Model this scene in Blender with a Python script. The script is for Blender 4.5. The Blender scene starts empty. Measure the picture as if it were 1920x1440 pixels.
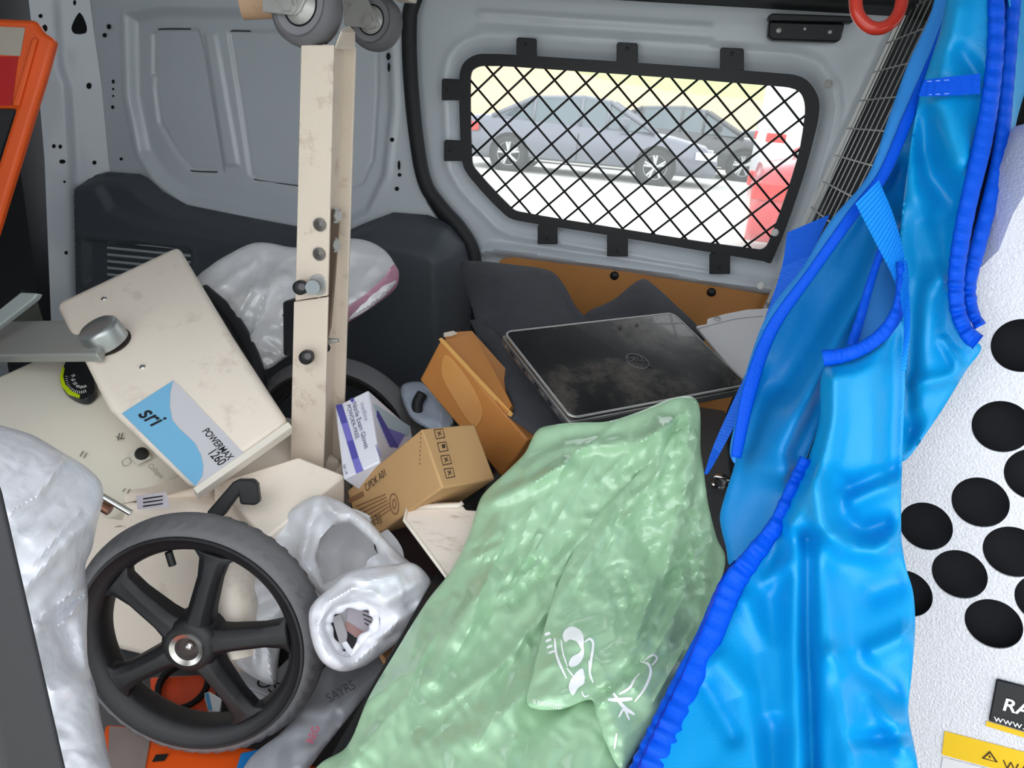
import bpy, math, random
import numpy as np
from mathutils import Vector, Matrix, geometry
random.seed(4); rng = np.random.default_rng(7)
# ---------------------------------------------------------------- camera
W, H, F = 1920, 1440, 1430.0
def nrm(v): v = np.array(v, float); return v / np.linalg.norm(v)
_dw = nrm((350, -500, F)); _dn = nrm(np.cross(_dw, (1, .085, 0))); _xc = np.cross(_dn, _dw)
R = np.array([_xc, _dw, -_dn]); C = np.array([0, 0, .88])
scene = bpy.context.scene; COL = scene.collection
cd = bpy.data.cameras.new('camera'); cam = bpy.data.objects.new('camera', cd); COL.objects.link(cam)
cd.sensor_width = 36; cd.lens = F / W * 36; cd.clip_start = .02; cd.clip_end = 400
Rc = R @ np.diag([1, -1, -1])
mm = Matrix.Identity(4)
for i in range(3):
    for j in range(3): mm[i][j] = Rc[i, j]
    mm[i][3] = C[i]
cam.matrix_world = mm; scene.camera = cam
# ---------------------------------------------------------------- light
w = bpy.data.worlds.new('overcast_sky'); scene.world = w; w.use_nodes = True
bg = w.node_tree.nodes['Background']; bg.inputs[0].default_value = (.90, .95, 1.0, 1); bg.inputs[1].default_value = 1.0
sl = bpy.data.lights.new('hazy_sun', 'SUN'); sl.energy = .12; sl.angle = math.radians(50); sl.color = (1, .97, .92)
so = bpy.data.objects.new('hazy_sun', sl); COL.objects.link(so); so.rotation_euler = (math.radians(50), 0, math.radians(18))
scene.view_settings.view_transform = 'Standard'; scene.view_settings.look = 'None'
scene.view_settings.gamma = 1; scene.view_settings.use_curve_mapping = False
scene.view_settings.exposure = 1.34
# ---------------------------------------------------------------- pixel -> world measuring
def ray(x, y): return R @ np.array([(x - 960) / F, (y - 720) / F, 1.])
def at(x, y, d): return C + ray(x, y) * d
def onX(x, y, X): r = ray(x, y); return C + r * X / r[0]
def onY(x, y, Y): r = ray(x, y); return C + r * Y / r[1]
def onZ(x, y, Z): r = ray(x, y); return C + r * (Z - C[2]) / r[2]
class Plane:
    def __init__(s, p0, n): s.p = np.array(p0, float); s.n = nrm(n)
    def hit(s, x, y, off=0):
        r = ray(x, y); return C + r * (((s.p + s.n * off - C) @ s.n) / (r @ s.n))
def plane3(a, b, c):
    n = nrm(np.cross(b - a, c - a))
    if n @ (C - a) < 0: n = -n
    return Plane(a, n)
# ---------------------------------------------------------------- materials
def lin(c):
    c = np.array(c, float) / 255.; return np.where(c <= .04045, c / 12.92, ((c + .055) / 1.055) ** 2.4)
MATS = {}
def M(name, rgb, rough=.5, metal=0, var=.0, vs=8, bump=0, bs=60, dirt=None, dirt_amt=0, ds=14, dlo=.56, trans=0, alpha=1, spec=.5, coat=0, stretch=None):
    if name in MATS: return MATS[name]
    m = bpy.data.materials.new(name); m.use_nodes = True; nt = m.node_tree; N = nt.nodes; L = nt.links
    b = N['Principled BSDF']; col = tuple(lin(rgb)) + (1,)
    b.inputs['Base Color'].default_value = col; b.inputs['Roughness'].default_value = rough
    b.inputs['Metallic'].default_value = metal; b.inputs['Specular IOR Level'].default_value = spec
    b.inputs['Coat Weight'].default_value = coat
    tc = N.new('ShaderNodeTexCoord'); src = tc.outputs['Object']
    if stretch:
        mp = N.new('ShaderNodeMapping'); mp.inputs['Scale'].default_value = stretch; L.new(src, mp.inputs[0]); src = mp.outputs[0]
    out = None
    if var:
        n = N.new('ShaderNodeTexNoise'); n.inputs['Scale'].default_value = vs; n.inputs['Detail'].default_value = 6; L.new(src, n.inputs['Vector'])
        r = N.new('ShaderNodeMapRange'); r.inputs[1].default_value = .3; r.inputs[2].default_value = .7; r.inputs[3].default_value = 1 - var; r.inputs[4].default_value = 1 + var; L.new(n.outputs[0], r.inputs[0])
        mx = N.new('ShaderNodeMix'); mx.data_type = 'RGBA'; mx.blend_type = 'MULTIPLY'; mx.inputs[0].default_value = 1
        mx.inputs[6].default_value = col; L.new(r.outputs[0], mx.inputs[7]); out = mx.outputs[2]
    if dirt is not None:
        n = N.new('ShaderNodeTexNoise'); n.inputs['Scale'].default_value = ds; n.inputs['Detail'].default_value = 9; n.inputs['Roughness'].default_value = .72; L.new(src, n.inputs['Vector'])
        r = N.new('ShaderNodeMapRange'); r.inputs[1].default_value = dlo; r.inputs[2].default_value = dlo + .16; r.inputs[3].default_value = 0; r.inputs[4].default_value = dirt_amt; L.new(n.outputs[0], r.inputs[0])
        mx = N.new('ShaderNodeMix'); mx.data_type = 'RGBA'; L.new(r.outputs[0], mx.inputs[0])
        mx.inputs[6].default_value = col
        if out: L.new(out, mx.inputs[6])
        mx.inputs[7].default_value = tuple(lin(dirt)) + (1,); out = mx.outputs[2]
    if out: L.new(out, b.inputs['Base Color'])
    bo = None
    if bump:
        n = N.new('ShaderNodeTexNoise'); n.inputs['Scale'].default_value = bs; n.inputs['Detail'].default_value = 5; L.new(src, n.inputs['Vector'])
        bu = N.new('ShaderNodeBump'); bu.inputs['Strength'].default_value = bump; bu.inputs['Distance'].default_value = .004; L.new(n.outputs[0], bu.inputs['Height']); L.new(bu.outputs[0], b.inputs['Normal']); bo = bu
    last = b.outputs[0]
    if trans:
        t = N.new('ShaderNodeBsdfTranslucent'); t.inputs[0].default_value = col
        if out: L.new(out, t.inputs[0])
        if bo: L.new(bo.outputs[0], t.inputs['Normal'])
        ms = N.new('ShaderNodeMixShader'); ms.inputs[0].default_value = trans; L.new(last, ms.inputs[1]); L.new(t.outputs[0], ms.inputs[2]); last = ms.outputs[0]
    if alpha < 1:
        t = N.new('ShaderNodeBsdfTransparent'); ms = N.new('ShaderNodeMixShader'); ms.inputs[0].default_value = alpha
        L.new(t.outputs[0], ms.inputs[1]); L.new(last, ms.inputs[2]); last = ms.outputs[0]
    if last != b.outputs[0]: L.new(last, N['Material Output'].inputs[0])
    MATS[name] = m; return m
# ---------------------------------------------------------------- object helpers
ORG = {}
def props(o, label=None, cat=None, group=None, kind=None):
    if label: o['label'] = label
    if cat: o['category'] = cat
    if group: o['group'] = group
    if kind: o['kind'] = kind
    return o
def thing(name, label, cat, loc, group=None):
    o = bpy.data.objects.new(name, None); o.empty_display_size = .05; COL.objects.link(o)
    o.location = tuple(loc); ORG[o.name] = np.array(loc, float)
    return props(o, label, cat, group)
def mk(name, VF, mat, parent=None, smooth=None, bevel=0, seg=2, **kw):
    V, Fc = VF; V = np.array(V, float).reshape(-1, 3)
    if parent is not None: org = ORG[parent.name]
    else: org = np.array([V[:, 0].mean(), V[:, 1].mean(), V[:, 2].min()])
    me = bpy.data.meshes.new(name); me.from_pydata((V - org).tolist(), [], [tuple(int(i) for i in f) for f in Fc])
    me.validate(); me.update()
    if smooth is not None:
        me.polygons.foreach_set('use_smooth', [True] * len(me.polygons))
        if smooth < 180: me.set_sharp_from_angle(angle=math.radians(smooth))
    me.materials.append(mat)
    o = bpy.data.objects.new(name, me); COL.objects.link(o); ORG[o.name] = org
    if parent is not None: o.parent = parent
    else: o.location = tuple(org)
    if bevel:
        b = o.modifiers.new('bevel', 'BEVEL'); b.width = bevel; b.segments = seg; b.limit_method = 'ANGLE'; b.angle_limit = math.radians(35); b.harden_normals = False
        if smooth is None:
            me.polygons.foreach_set('use_smooth', [True] * len(me.polygons)); me.set_sharp_from_angle(angle=math.radians(50))
    return props(o, **kw)
def merge(*L):
    V = []; Fc = []
    for v, f in L:
        k = len(V); V += [np.array(p, float) for p in v]; Fc += [[i + k for i in q] for q in f]
    return V, Fc
def hexa(p):  # 0-3 one face loop, 4-7 the opposite loop
    p = [np.array(a, float) for a in p]
    Fc = [[0, 1, 2, 3], [7, 6, 5, 4], [0, 4, 5, 1], [1, 5, 6, 2], [2, 6, 7, 3], [3, 7, 4, 0]]
    c = sum(p) / 8; n = np.cross(p[1] - p[0], p[2] - p[0])
    if n @ (sum(p[:4]) / 4 - c) < 0: Fc = [f[::-1] for f in Fc]
    return p, Fc
def obox(c, ax, dims):
    c = np.array(c, float); a = [np.array(x, float) * d / 2 for x, d in zip(ax, dims)]
    s = [(-1, -1), (1, -1), (1, 1), (-1, 1)]
    return hexa([c + a[0] * i + a[1] * j - a[2] for i, j in s] + [c + a[0] * i + a[1] * j + a[2] for i, j in s])
AX = np.eye(3)
def box(x0, x1, y0, y1, z0, z1): return obox(((x0 + x1) / 2, (y0 + y1) / 2, (z0 + z1) / 2), AX, (x1 - x0, y1 - y0, z1 - z0))
def prism(loop, vec):
    loop = [np.array(p, float) for p in loop]; n = len(loop); vec = np.array(vec, float)
    nn = sum(np.cross(loop[i] - loop[0], loop[(i + 1) % n] - loop[0]) for i in range(n))
    V = loop + [p + vec for p in loop]; f0 = list(range(n)); f1 = list(range(n, 2 * n))[::-1]
    Fc = [f0, f1] + [[i, i + n, (i + 1) % n + n, (i + 1) % n] for i in range(n)]
    if nn @ vec > 0: Fc = [f[::-1] for f in Fc]
    return V, Fc
def perp(t):
    t = nrm(t); a = np.array([0, 0, 1.]) if abs(t[2]) < .9 else np.array([1., 0, 0]); u = nrm(np.cross(a, t)); return u, np.cross(t, u)
def cr(pts, n=8, closed=False):  # catmull-rom resample
    P = np.array(pts, float); m = len(P); out = []
    rngi = range(m if closed else m - 1)
    for i in rngi:
        g = (lambda k: P[k % m]) if closed else (lambda k: P[min(max(k, 0), m - 1)])
        p0, p1, p2, p3 = g(i - 1), g(i), g(i + 1), g(i + 2)
        for t in np.arange(n) / n:
            d0, d1, d2 = [np.linalg.norm(q) + 1e-9 for q in (p1 - p0, p2 - p1, p3 - p2)]
            m1 = (p2 - p0) / (d0 + d1) * d1 if d0 > 1e-8 else p2 - p1; m2 = (p3 - p1) / (d1 + d2) * d1 if d2 > 1e-8 else p2 - p1
            out.append((2 * t ** 3 - 3 * t * t + 1) * p1 + (t ** 3 - 2 * t * t + t) * m1 + (3 * t * t - 2 * t ** 3) * p2 + (t ** 3 - t * t) * m2)
    if not closed: out.append(P[-1])
    return np.array(out)
def tube(pts, r, n=10, closed=False, flat=None, fdir=None):
    P = [np.array(p, float) for p in pts]; m = len(P); V = []; Fc = []
    rr = [r] * m if np.isscalar(r) else list(r); u = None
    for i in range(m):
        a = P[(i - 1) % m] if (closed or i > 0) else P[i]; b = P[(i + 1) % m] if (closed or i < m - 1) else P[i]
        t = nrm(b - a)
        if fdir is not None: u = nrm(np.cross(t, fdir))
        elif u is None: u = perp(t)[0]
        else: u = nrm(u - t * (u @ t))
        v = np.cross(t, u)
        for k in range(n):
            th = 2 * math.pi * k / n; V.append(P[i] + (u * math.cos(th) + v * math.sin(th) * (flat or 1)) * rr[i])
    for i in range(m if closed else m - 1):
        for k in range(n):
            a = i * n + k; b = i * n + (k + 1) % n; c = ((i + 1) % m) * n + (k + 1) % n; d = ((i + 1) % m) * n + k
            Fc.append([a, d, c, b][::-1])
    if not closed: Fc += [list(range(n))[::-1], list(range((m - 1) * n, m * n))]
    return V, Fc
def lathe(prof, c, ax, n=32, close=False, mod=None):  # prof (r,h) along ax ; mod(k,i,r,h)->(r,h)
    c = np.array(c, float); ax = nrm(ax); u, v = perp(ax); V = []; Fc = []; m = len(prof)
    for k in range(n):
        th = 2 * math.pi * k / n; d = u * math.cos(th) + v * math.sin(th)
        for i, (r, h) in enumerate(prof):
            if mod: r, h = mod(k, i, r, h)
            V.append(c + d * r + ax * h)
    for k in range(n):
        k2 = (k + 1) % n
        for i in range(m if close else m - 1):
            j = (i + 1) % m; Fc.append([k * m + i, k2 * m + i, k2 * m + j, k * m + j])
    return V, Fc
def cyl(p0, p1, r, n=20, r2=None):
    p0 = np.array(p0, float); p1 = np.array(p1, float); h = np.linalg.norm(p1 - p0); r2 = r if r2 is None else r2
    V, Fc = lathe([(r, 0), (r2, h)], p0, p1 - p0, n)
    return V, Fc + [[2 * k for k in range(n)][::-1], [2 * k + 1 for k in range(n)]]
def ball(c, r, n=12, sq=1, ax=(0, 0, 1)):
    return lathe([(max(r * math.sin(math.pi * i / 8), 1e-5), -r * sq * math.cos(math.pi * i / 8)) for i in range(9)], c, ax, n)
# ---------------------------------------------------------------- noise
_perm = rng.permutation(256); _perm = np.r_[_perm, _perm]; _gr = rng.normal(size=(256, 2)); _gr /= np.linalg.norm(_gr, axis=1)[:, None]
def pn(x, y):
    xi = np.floor(x).astype(int); yi = np.floor(y).astype(int); xf = x - xi; yf = y - yi; xi &= 255; yi &= 255
    u = xf ** 3 * (xf * (6 * xf - 15) + 10); v = yf ** 3 * (yf * (6 * yf - 15) + 10)
    def g(ix, iy, dx, dy): gg = _gr[_perm[_perm[ix & 255] + (iy & 255)]]; return gg[..., 0] * dx + gg[..., 1] * dy
    a = g(xi, yi, xf, yf); b = g(xi + 1, yi, xf - 1, yf); c = g(xi, yi + 1, xf, yf - 1); d = g(xi + 1, yi + 1, xf - 1, yf - 1)
    return (a + (b - a) * u) * (1 - v) + (c + (d - c) * u) * v
# ---------------------------------------------------------------- filled polygons
def seg_dist(P, poly, closed=True):
    poly = np.array(poly, float); A = poly if closed else poly[:-1]; B = np.roll(poly, -1, 0) if closed else poly[1:]
    best = np.full(len(P), 1e9)
    for a, b in zip(A, B):
        d = b - a; l = d @ d + 1e-12; t = np.clip(((P - a) @ d) / l, 0, 1); q = P - a - t[:, None] * d
        best = np.minimum(best, np.einsum('ij,ij->i', q, q))
    return np.sqrt(best)
def inside(P, poly):
    poly = np.array(poly, float); x, y = P[:, 0], P[:, 1]; r = np.zeros(len(P), bool)
    for a, b in zip(poly, np.roll(poly, -1, 0)):
        c = ((a[1] > y) != (b[1] > y)); xs = (b[0] - a[0]) * (y - a[1]) / (b[1] - a[1] + 1e-12) + a[0]; r ^= c & (x < xs)
    return r
def sdf(P, poly): return seg_dist(P, poly) * np.where(inside(P, poly), 1, -1)
def resample(poly, res):
    out = []; poly = np.array(poly, float)
    for a, b in zip(poly, np.roll(poly, -1, 0)):
        k = max(1, int(round(np.linalg.norm(b - a) / res)))
        out += [a + (b - a) * i / k for i in range(k)]
    return np.array(out)
def fill(poly, res, holes=()):
    loops = [resample(poly, res)] + [resample(h, res) for h in holes]
    lo = loops[0].min(0); hi = loops[0].max(0)
    gx, gy = np.meshgrid(np.arange(lo[0], hi[0], res), np.arange(lo[1], hi[1], res * .87)); gx[1::2] += res / 2
    G = np.c_[gx.ravel(), gy.ravel()]; G = G[inside(G, loops[0])]
    for l in loops: G = G[seg_dist(G, l) > res * .5]
    for h in loops[1:]: G = G[~inside(G, h)]
    pts = np.vstack(loops + [G]); E = []; k = 0
    for l in loops: n = len(l); E += [(k + i, k + (i + 1) % n) for i in range(n)]; k += n
    r = geometry.delaunay_2d_cdt([Vector(p) for p in pts.tolist()], E, [], 0, 1e-9)
    v = np.array([tuple(p) for p in r[0]]); t = np.array([f for f in r[2] if len(f) == 3])
    ce = v[t].mean(1); ok = inside(ce, poly)
    for h in holes: ok &= ~inside(ce, h)
    t = t[ok]
    # boundary flag and oriented loops
    db = np.min([seg_dist(v, l) for l in loops], axis=0)
    return v, t, db < 1e-6
def ss(x, a, b): t = np.clip((x - a) / (b - a), 0, 1); return t * t * (3 - 2 * t)
def border_edges(t):
    e = {}
    for f in t:
        for i in range(3):
            a, b = int(f[i]), int(f[(i + 1) % 3])
            if (b, a) in e: del e[(b, a)]
            else: e[(a, b)] = 1
    return list(e)
def tps(ctrl):
    A = np.array(ctrl, float); X = A[:, :2] / 500.; z = A[:, 2]; n = len(A)
    if n == 1: return lambda P: np.full(len(P), z[0])
    if n == 2:
        d = X[1] - X[0]; return lambda P: z[0] + (z[1] - z[0]) * ((P / 500. - X[0]) @ d) / (d @ d)
    def U(r): return np.where(r > 1e-9, r * r * np.log(r + 1e-12), 0)
    K = U(np.linalg.norm(X[:, None] - X[None], axis=2)) + np.eye(n) * 1e-4
    Pm = np.c_[np.ones(n), X]; S = np.block([[K, Pm], [Pm.T, np.zeros((3, 3))]]) + np.diag([0] * n + [1e-9] * 3)
    c = np.linalg.solve(S, np.r_[z, 0, 0, 0])
    def f(P):
        Q = P / 500.; return U(np.linalg.norm(Q[:, None] - X[None], axis=2)) @ c[:n] + c[n] + Q @ c[n + 1:]
    return f
def noise(P, amp, scale, ang=0, an=1, ridged=False, warp=0, seed=0, octv=1):
    c, s = math.cos(math.radians(ang)), math.sin(math.radians(ang))
    x = (P[:, 0] * c + P[:, 1] * s) / scale / an + seed * 7.3; y = (-P[:, 0] * s + P[:, 1] * c) / scale + seed * 3.1
    if warp: x, y = x + warp * pn(x * .7 + 9, y * .7), y + warp * pn(x * .7, y * .7 + 5)
    z = 0; a = amp
    for o in range(octv):
        q = pn(x, y); q = (1 - 2.2 * np.abs(q) * 1.4) if ridged else q * 1.6
        z = z + a * q; a *= .5; x = x * 2.03 + 11; y = y * 2.03 + 3
    return z
def crumple(P, amp, scale, seed=0, dirs=5, ang=None, spread=180):
    r = np.random.default_rng(seed); z = np.zeros(len(P)); x, y = P[:, 0] / scale, P[:, 1] / scale
    wx, wy = pn(x * .35 + seed, y * .35), pn(x * .35, y * .35 + seed + 7)
    for i in range(dirs):
        a = math.radians((ang or 0) + r.uniform(-spread / 2, spread / 2)); f = r.uniform(.6, 1.4)
        q = f * ((x + 1.3 * wx) * math.cos(a) + (y + 1.3 * wy) * math.sin(a)) + r.uniform(0, 9)
        m = np.clip(.5 + 1.6 * pn(x * .45 + i * 5.1 + seed, y * .45 - i * 3.3), 0, 1)
        z += (np.abs((q % 2) - 1) - .5) * m / f
    return amp * z
FW = 1.0
def sheet(name, poly, ctrl, mat, parent=None, T=.004, RR=40, folds=(), noises=(), res=8, holes=(), rough_edge=0, curve=True, back=1., fn=None, smooth=None, **kw):
    """A cloth or film body with a front and a back skin; outline measured in photo pixels, depth given by control points in metres."""
    film = "film" in mat.name; smooth = smooth or (32 if film else 180)
    poly = cr(poly, 6, True) if curve else np.array(poly, float)
    v, t, bd = fill(poly, res, holes)
    d0 = tps(ctrl)(v); loops = [poly] + [np.array(h, float) for h in holes]
    ed = np.min([seg_dist(v, l) for l in loops], axis=0)
    q = np.clip(ed / RR, 0, 1); th = T * np.sqrt(np.clip(1 - (1 - q) ** 2, 0, 1))
    disp = np.zeros(len(v))
    for f in folds:
        pl, wd, am = f[0], f[1] * FW, f[2] * (1 + (FW - 1) * .3); dd = seg_dist(v, pl, False); disp += am * np.exp(-(dd / wd) ** 2 * 1.2) if len(f) < 4 else am * np.clip(1 - dd / wd, 0, 1)
    for n_ in noises: disp += crumple(v, **n_) if 'dirs' in n_ else noise(v, **n_)
    if fn is not None: disp += fn(v)
    disp *= .25 + .75 * np.clip(ed / 25, 0, 1)
    fr = np.array([at(x, y, d) for (x, y), d in zip(v, d0 - disp - th)])
    bk = np.array([at(x, y, d) for (x, y), d in zip(v, d0 - disp + th * back + .0012)])
    n = len(v); V = np.vstack([fr, bk])
    # orient front towards camera: image y is down, so ccw in (x,y-down) is clockwise seen
    a = v[t[:, 1]] - v[t[:, 0]]; b = v[t[:, 2]] - v[t[:, 0]]; cw = a[:, 0] * b[:, 1] - a[:, 1] * b[:, 0] > 0
    t = np.where(cw[:, None], t[:, ::-1], t)
    Fc = [list(x) for x in t] + [[x[2] + n, x[1] + n, x[0] + n] for x in t]
    for (i, j) in border_edges(t): Fc.append([j, i, i + n, j + n])
    return mk(name, (V, Fc), mat, parent, smooth=smooth, **kw)
def relief(name, pl, poly, hf, mat, parent=None, res=.006, thick=.002, holes=(), px=True, smooth=60, **kw):
    """Pressed panel on a plane: outline in pixels hit onto the plane; hf(P2d) height along the normal."""
    u, v_ = perp(pl.n); to2 = lambda p: np.array([(p - pl.p) @ u, (p - pl.p) @ v_])
    cv = lambda q: np.array([to2(pl.hit(*a)) for a in q])
    P2 = cv(poly); H2 = [cv(h) for h in holes]
    v, t, bd = fill(P2, res, H2); h = hf(v, cv)
    fr = pl.p + v[:, :1] * u + v[:, 1:] * v_ + h[:, None] * pl.n
    bk = fr - thick * pl.n
    n = len(v); nn = np.cross(fr[t[0, 1]] - fr[t[0, 0]], fr[t[0, 2]] - fr[t[0, 0]]) @ pl.n
    a = v[t[:, 1]] - v[t[:, 0]]; b = v[t[:, 2]] - v[t[:, 0]]; ccw = a[:, 0] * b[:, 1] - a[:, 1] * b[:, 0] > 0
    t = np.where(ccw[:, None], t, t[:, ::-1])
    Fc = [list(x) for x in t] + [[x[2] + n, x[1] + n, x[0] + n] for x in t]
    for (i, j) in border_edges(t): Fc.append([j, i, i + n, j + n])
    return mk(name, (np.vstack([fr, bk]), Fc), mat, parent, smooth=smooth, **kw)
def hem(name, pts, wpx, thick, mat, parent=None, rip=.35, lam=26, n=None, lean=0, **kw):
    """Gathered elastic hem along (px,py,depth) points."""
    P = cr(pts, 14); V = []; Fc = []; m = len(P); K = 10; s = 0
    wl = np.interp(np.linspace(0, 1, m), np.linspace(0, 1, len(np.atleast_1d(wpx))), np.atleast_1d(wpx))
    j0 = (wl[0] * 7) % 6
    for i in range(m):
        a, b = P[max(i - 1, 0)], P[min(i + 1, m - 1)]; tg = (b - a)[:2]; tg = tg / (np.linalg.norm(tg) + 1e-9); sd = np.array([-tg[1], tg[0]])
        if i: s += np.linalg.norm((P[i] - P[i - 1])[:2])
        k = (math.sin(2 * math.pi * s / lam + 2.6 * math.sin(s / 47.)) + .6 * math.sin(2 * math.pi * s / lam * 1.73 + 1 + j0)) * rip * (.6 + .4 * math.sin(s / 83.))
        for j in range(K):
            th = 2 * math.pi * j / K; o = math.cos(th); e = math.sin(th)
            q = P[i][:2] + sd * o * wl[i] / 2 * (1 + .10 * k)
            V.append(at(q[0], q[1], P[i][2] - e * thick * (1 + .5 * k) - (.5 * k * thick if e > 0 else 0)))
    for i in range(m - 1):
        for j in range(K): Fc.append([i * K + j, i * K + (j + 1) % K, (i + 1) * K + (j + 1) % K, (i + 1) * K + j])
    Fc += [list(range(K))[::-1], list(range((m - 1) * K, m * K))]
    return mk(name, (V, Fc), mat, parent, smooth=180, **kw)
def strap(name, L, Rr, mat, parent=None, th=.0016, ribs=40, rib=.0007, **kw):
    """Webbing between two (px,py,depth) edges, woven ribs across."""
    n = ribs * 6; rs = lambda q: (lambda c: np.array([np.interp(np.linspace(0, 1, n), np.linspace(0, 1, len(c)), c[:, k]) for k in range(3)]).T)(cr(q, 12))
    A, B = rs(L), rs(Rr); V = []; Fc = []; K = 5
    for i in range(n):
        z = rib * math.cos(2 * math.pi * i / 6.)
        for k in range(K):
            p = A[i] + (B[i] - A[i]) * k / (K - 1); V.append(at(p[0], p[1], p[2] - z))
    m = len(V); V += [v + nrm(v - C) * th for v in V]
    for i in range(n - 1):
        for k in range(K - 1):
            a = i * K + k; q = [a, a + K, a + K + 1, a + 1]; Fc += [q, [x + m for x in q[::-1]]]
        for k, fl in ((0, 0), (K - 1, 1)):
            a = i * K + k; q = [a, a + m, a + K + m, a + K]; Fc.append(q if not fl else q[::-1])
    return mk(name, (V, Fc), mat, parent, smooth=60, **kw)
def text(name, s, pl, p0, p1, mat, parent=None, ys=1., off=.0007, spacing=1., shear=0, bold=0, **kw):
    """Flat lettering on a plane, baseline from pixel p0 to pixel p1."""
    cu = bpy.data.curves.new(name, 'FONT'); cu.body = s; cu.extrude = .004; cu.offset = bold; cu.space_character = spacing; cu.shear = shear
    o = bpy.data.objects.new(name, cu); COL.objects.link(o)
    me = bpy.data.meshes.new_from_object(o.evaluated_get(bpy.context.evaluated_depsgraph_get())); bpy.data.objects.remove(o)
    v = np.array([tuple(q.co) for q in me.vertices]); fc = [list(p.vertices) for p in me.polygons]; bpy.data.meshes.remove(me)
    a, b = pl.hit(*p0, off), pl.hit(*p1, off); xd = nrm(b - a); yd = np.cross(pl.n, xd); k = np.linalg.norm(b - a) / (v[:, 0].max() - v[:, 0].min())
    V = a + np.outer((v[:, 0] - v[:, 0].min()) * k, xd) + np.outer(v[:, 1] * k * ys, yd) + np.outer(v[:, 2] * k, pl.n)
    return mk(name, (V, fc), mat, parent, **kw)
def decal(name, pl, poly, mat, parent=None, off=.0005, th=.0005, curve=False, **kw):
    if curve: poly = cr(poly, 6, True)
    return mk(name, prism([pl.hit(x, y, off + th) for x, y in poly], -pl.n * th), mat, parent, **kw)
def stroke(name, pl, pts, wpx, mat, parent=None, off=.0008, **kw):
    P = cr([pl.hit(x, y, off) for x, y in pts], 6); return mk(name, tube(P, wpx, 6, flat=.25, fdir=pl.n), mat, parent, **kw)
def bolt(name, c, ax, r, h, mat, parent, hexa_=True, **kw):
    return mk(name, merge(cyl(c, c + nrm(ax) * h, r, 6 if hexa_ else 16), cyl(c - nrm(ax) * .001, c + nrm(ax) * h * .35, r * 1.35, 18)), mat, parent, **kw)
# ---------------------------------------------------------------- palette
PAINT = M('white_paint', (202, 208, 214), .28, var=.03, vs=3, coat=.3)
BLK = M('black_steel', (14, 15, 18), .5, bump=.08, bs=200)
RUB = M('black_rubber', (20, 22, 26), .6)
DARK = M('charcoal_plastic', (74, 79, 85), .55, bump=.15, bs=260)
HOLE = M('hole_dark', (6, 7, 9), .9)
BEIGE = M('beige_enamel', (244, 231, 216), .42, var=.03, vs=6, dirt=(150, 130, 108), dirt_amt=.35, ds=16)
BEIGE2 = M('worn_beige_enamel', (216, 201, 184), .45, var=.04, vs=9, dirt=(140, 112, 88), dirt_amt=.6, ds=30)
STEEL = M('zinc_steel', (182, 180, 176), .38, metal=.35, dirt=(92, 70, 52), dirt_amt=.5, ds=60)
ALU = M('satin_aluminium', (176, 180, 178), .38, metal=.85)
CHROME = M('chrome', (225, 225, 222), .12, metal=1)
TYRE = M('grey_tyre_rubber', (100, 99, 101), .75, var=.1, vs=20, bump=.2, bs=150)
WHEELP = M('black_wheel_plastic', (22, 22, 25), .5, var=.2, vs=14, bump=.1, bs=120)
INK = M('black_ink', (18, 20, 30), .6)
CARD = M('tan_cardboard', (186, 147, 100), .75, var=.05, vs=12, bump=.1, bs=90)
CARD2 = M('orange_brown_cardboard', (192, 126, 62), .6, var=.08, vs=10, bump=.1, bs=60)
ORANGE = M('orange_plastic', (222, 84, 18), .45, var=.08, vs=10)
VEST = M('blue_nylon', (5, 150, 214), .34, spec=.35, bump=.12, bs=500)
VESTIN = M('blue_nylon_lining', (6, 134, 206), .42, spec=.35, bump=.12, bs=500)
HEMB = M('royal_blue_binding', (0, 82, 214), .5, spec=.15, bump=.2, bs=300)
WEB = M('cyan_webbing', (10, 152, 244), .6, bump=.2, bs=600)
WEB2 = M('deep_blue_webbing', (14, 100, 214), .65, bump=.35, bs=500)
GREEN = M('green_film', (178, 216, 178), .13, trans=.10, alpha=.95, bump=.08, bs=60, spec=.9)
WFILM = M('white_film', (244, 244, 250), .2, trans=.08, bump=.3, bs=70, spec=.8)
GFILM = M('grey_white_film', (232, 232, 236), .22, trans=.10, alpha=.97, bump=.3, bs=70, spec=.8)
CLEAR = M('milky_film', (250, 250, 252), .13, trans=.08, alpha=.84, bump=.35, bs=70, spec=1)
PINK = M('pink_film', (226, 170, 194), .2, trans=.12, alpha=.85, bump=.4, bs=40)
WPRINT = M('white_print', (255, 255, 255), .4)
FOAM = M('dark_grey_felt', (60, 61, 67), .9, var=.1, vs=30, bump=.3, bs=180)
WHITEP = M('white_paper', (232, 230, 232), .6)
YEL = M('yellow_print', (240, 196, 20), .5)
# ================================================================ SETTING
YW = 1.62
WALL = Plane((0, YW, .6), (0, -1, 0))
def struct(name, VF, mat, **kw): return mk(name, VF, mat, kind='structure', **kw)
FLOORM = M('grey_vinyl_floor', (88, 88, 90), .6, var=.1, vs=5)
struct('floor', box(-1.75, 1.9, .30, 1.68, -.05, 0), FLOORM)
struct('ceiling', box(-1.75, 1.15, .25, 1.70, 1.19, 1.23), M('headliner', (196, 200, 205), .8))
struct('wall_near', merge(box(-1.75, -.86, .26, .31, 0, 1.2), box(-1.75, .9, .26, .31, -.45, -.01)), PAINT)  # cut back at the left, an added gap letting more sky light in
# dark edge of the near door pillar, lower left
pl_near = [at(x, y, .47) for x, y in [(-330, -200), (-290, 0), (10, 925), (128, 1440), (174, 1640), (30, 1640), (-80, 925), (-360, 0), (-400, -200)]]
struct('trim_1', prism(pl_near, nrm(pl_near[2] - C + np.array([-.3, 0, 0])) * .03), M('dark_pillar_trim', (26, 26, 29), .55, bump=.1, bs=200), bevel=.006)
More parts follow.
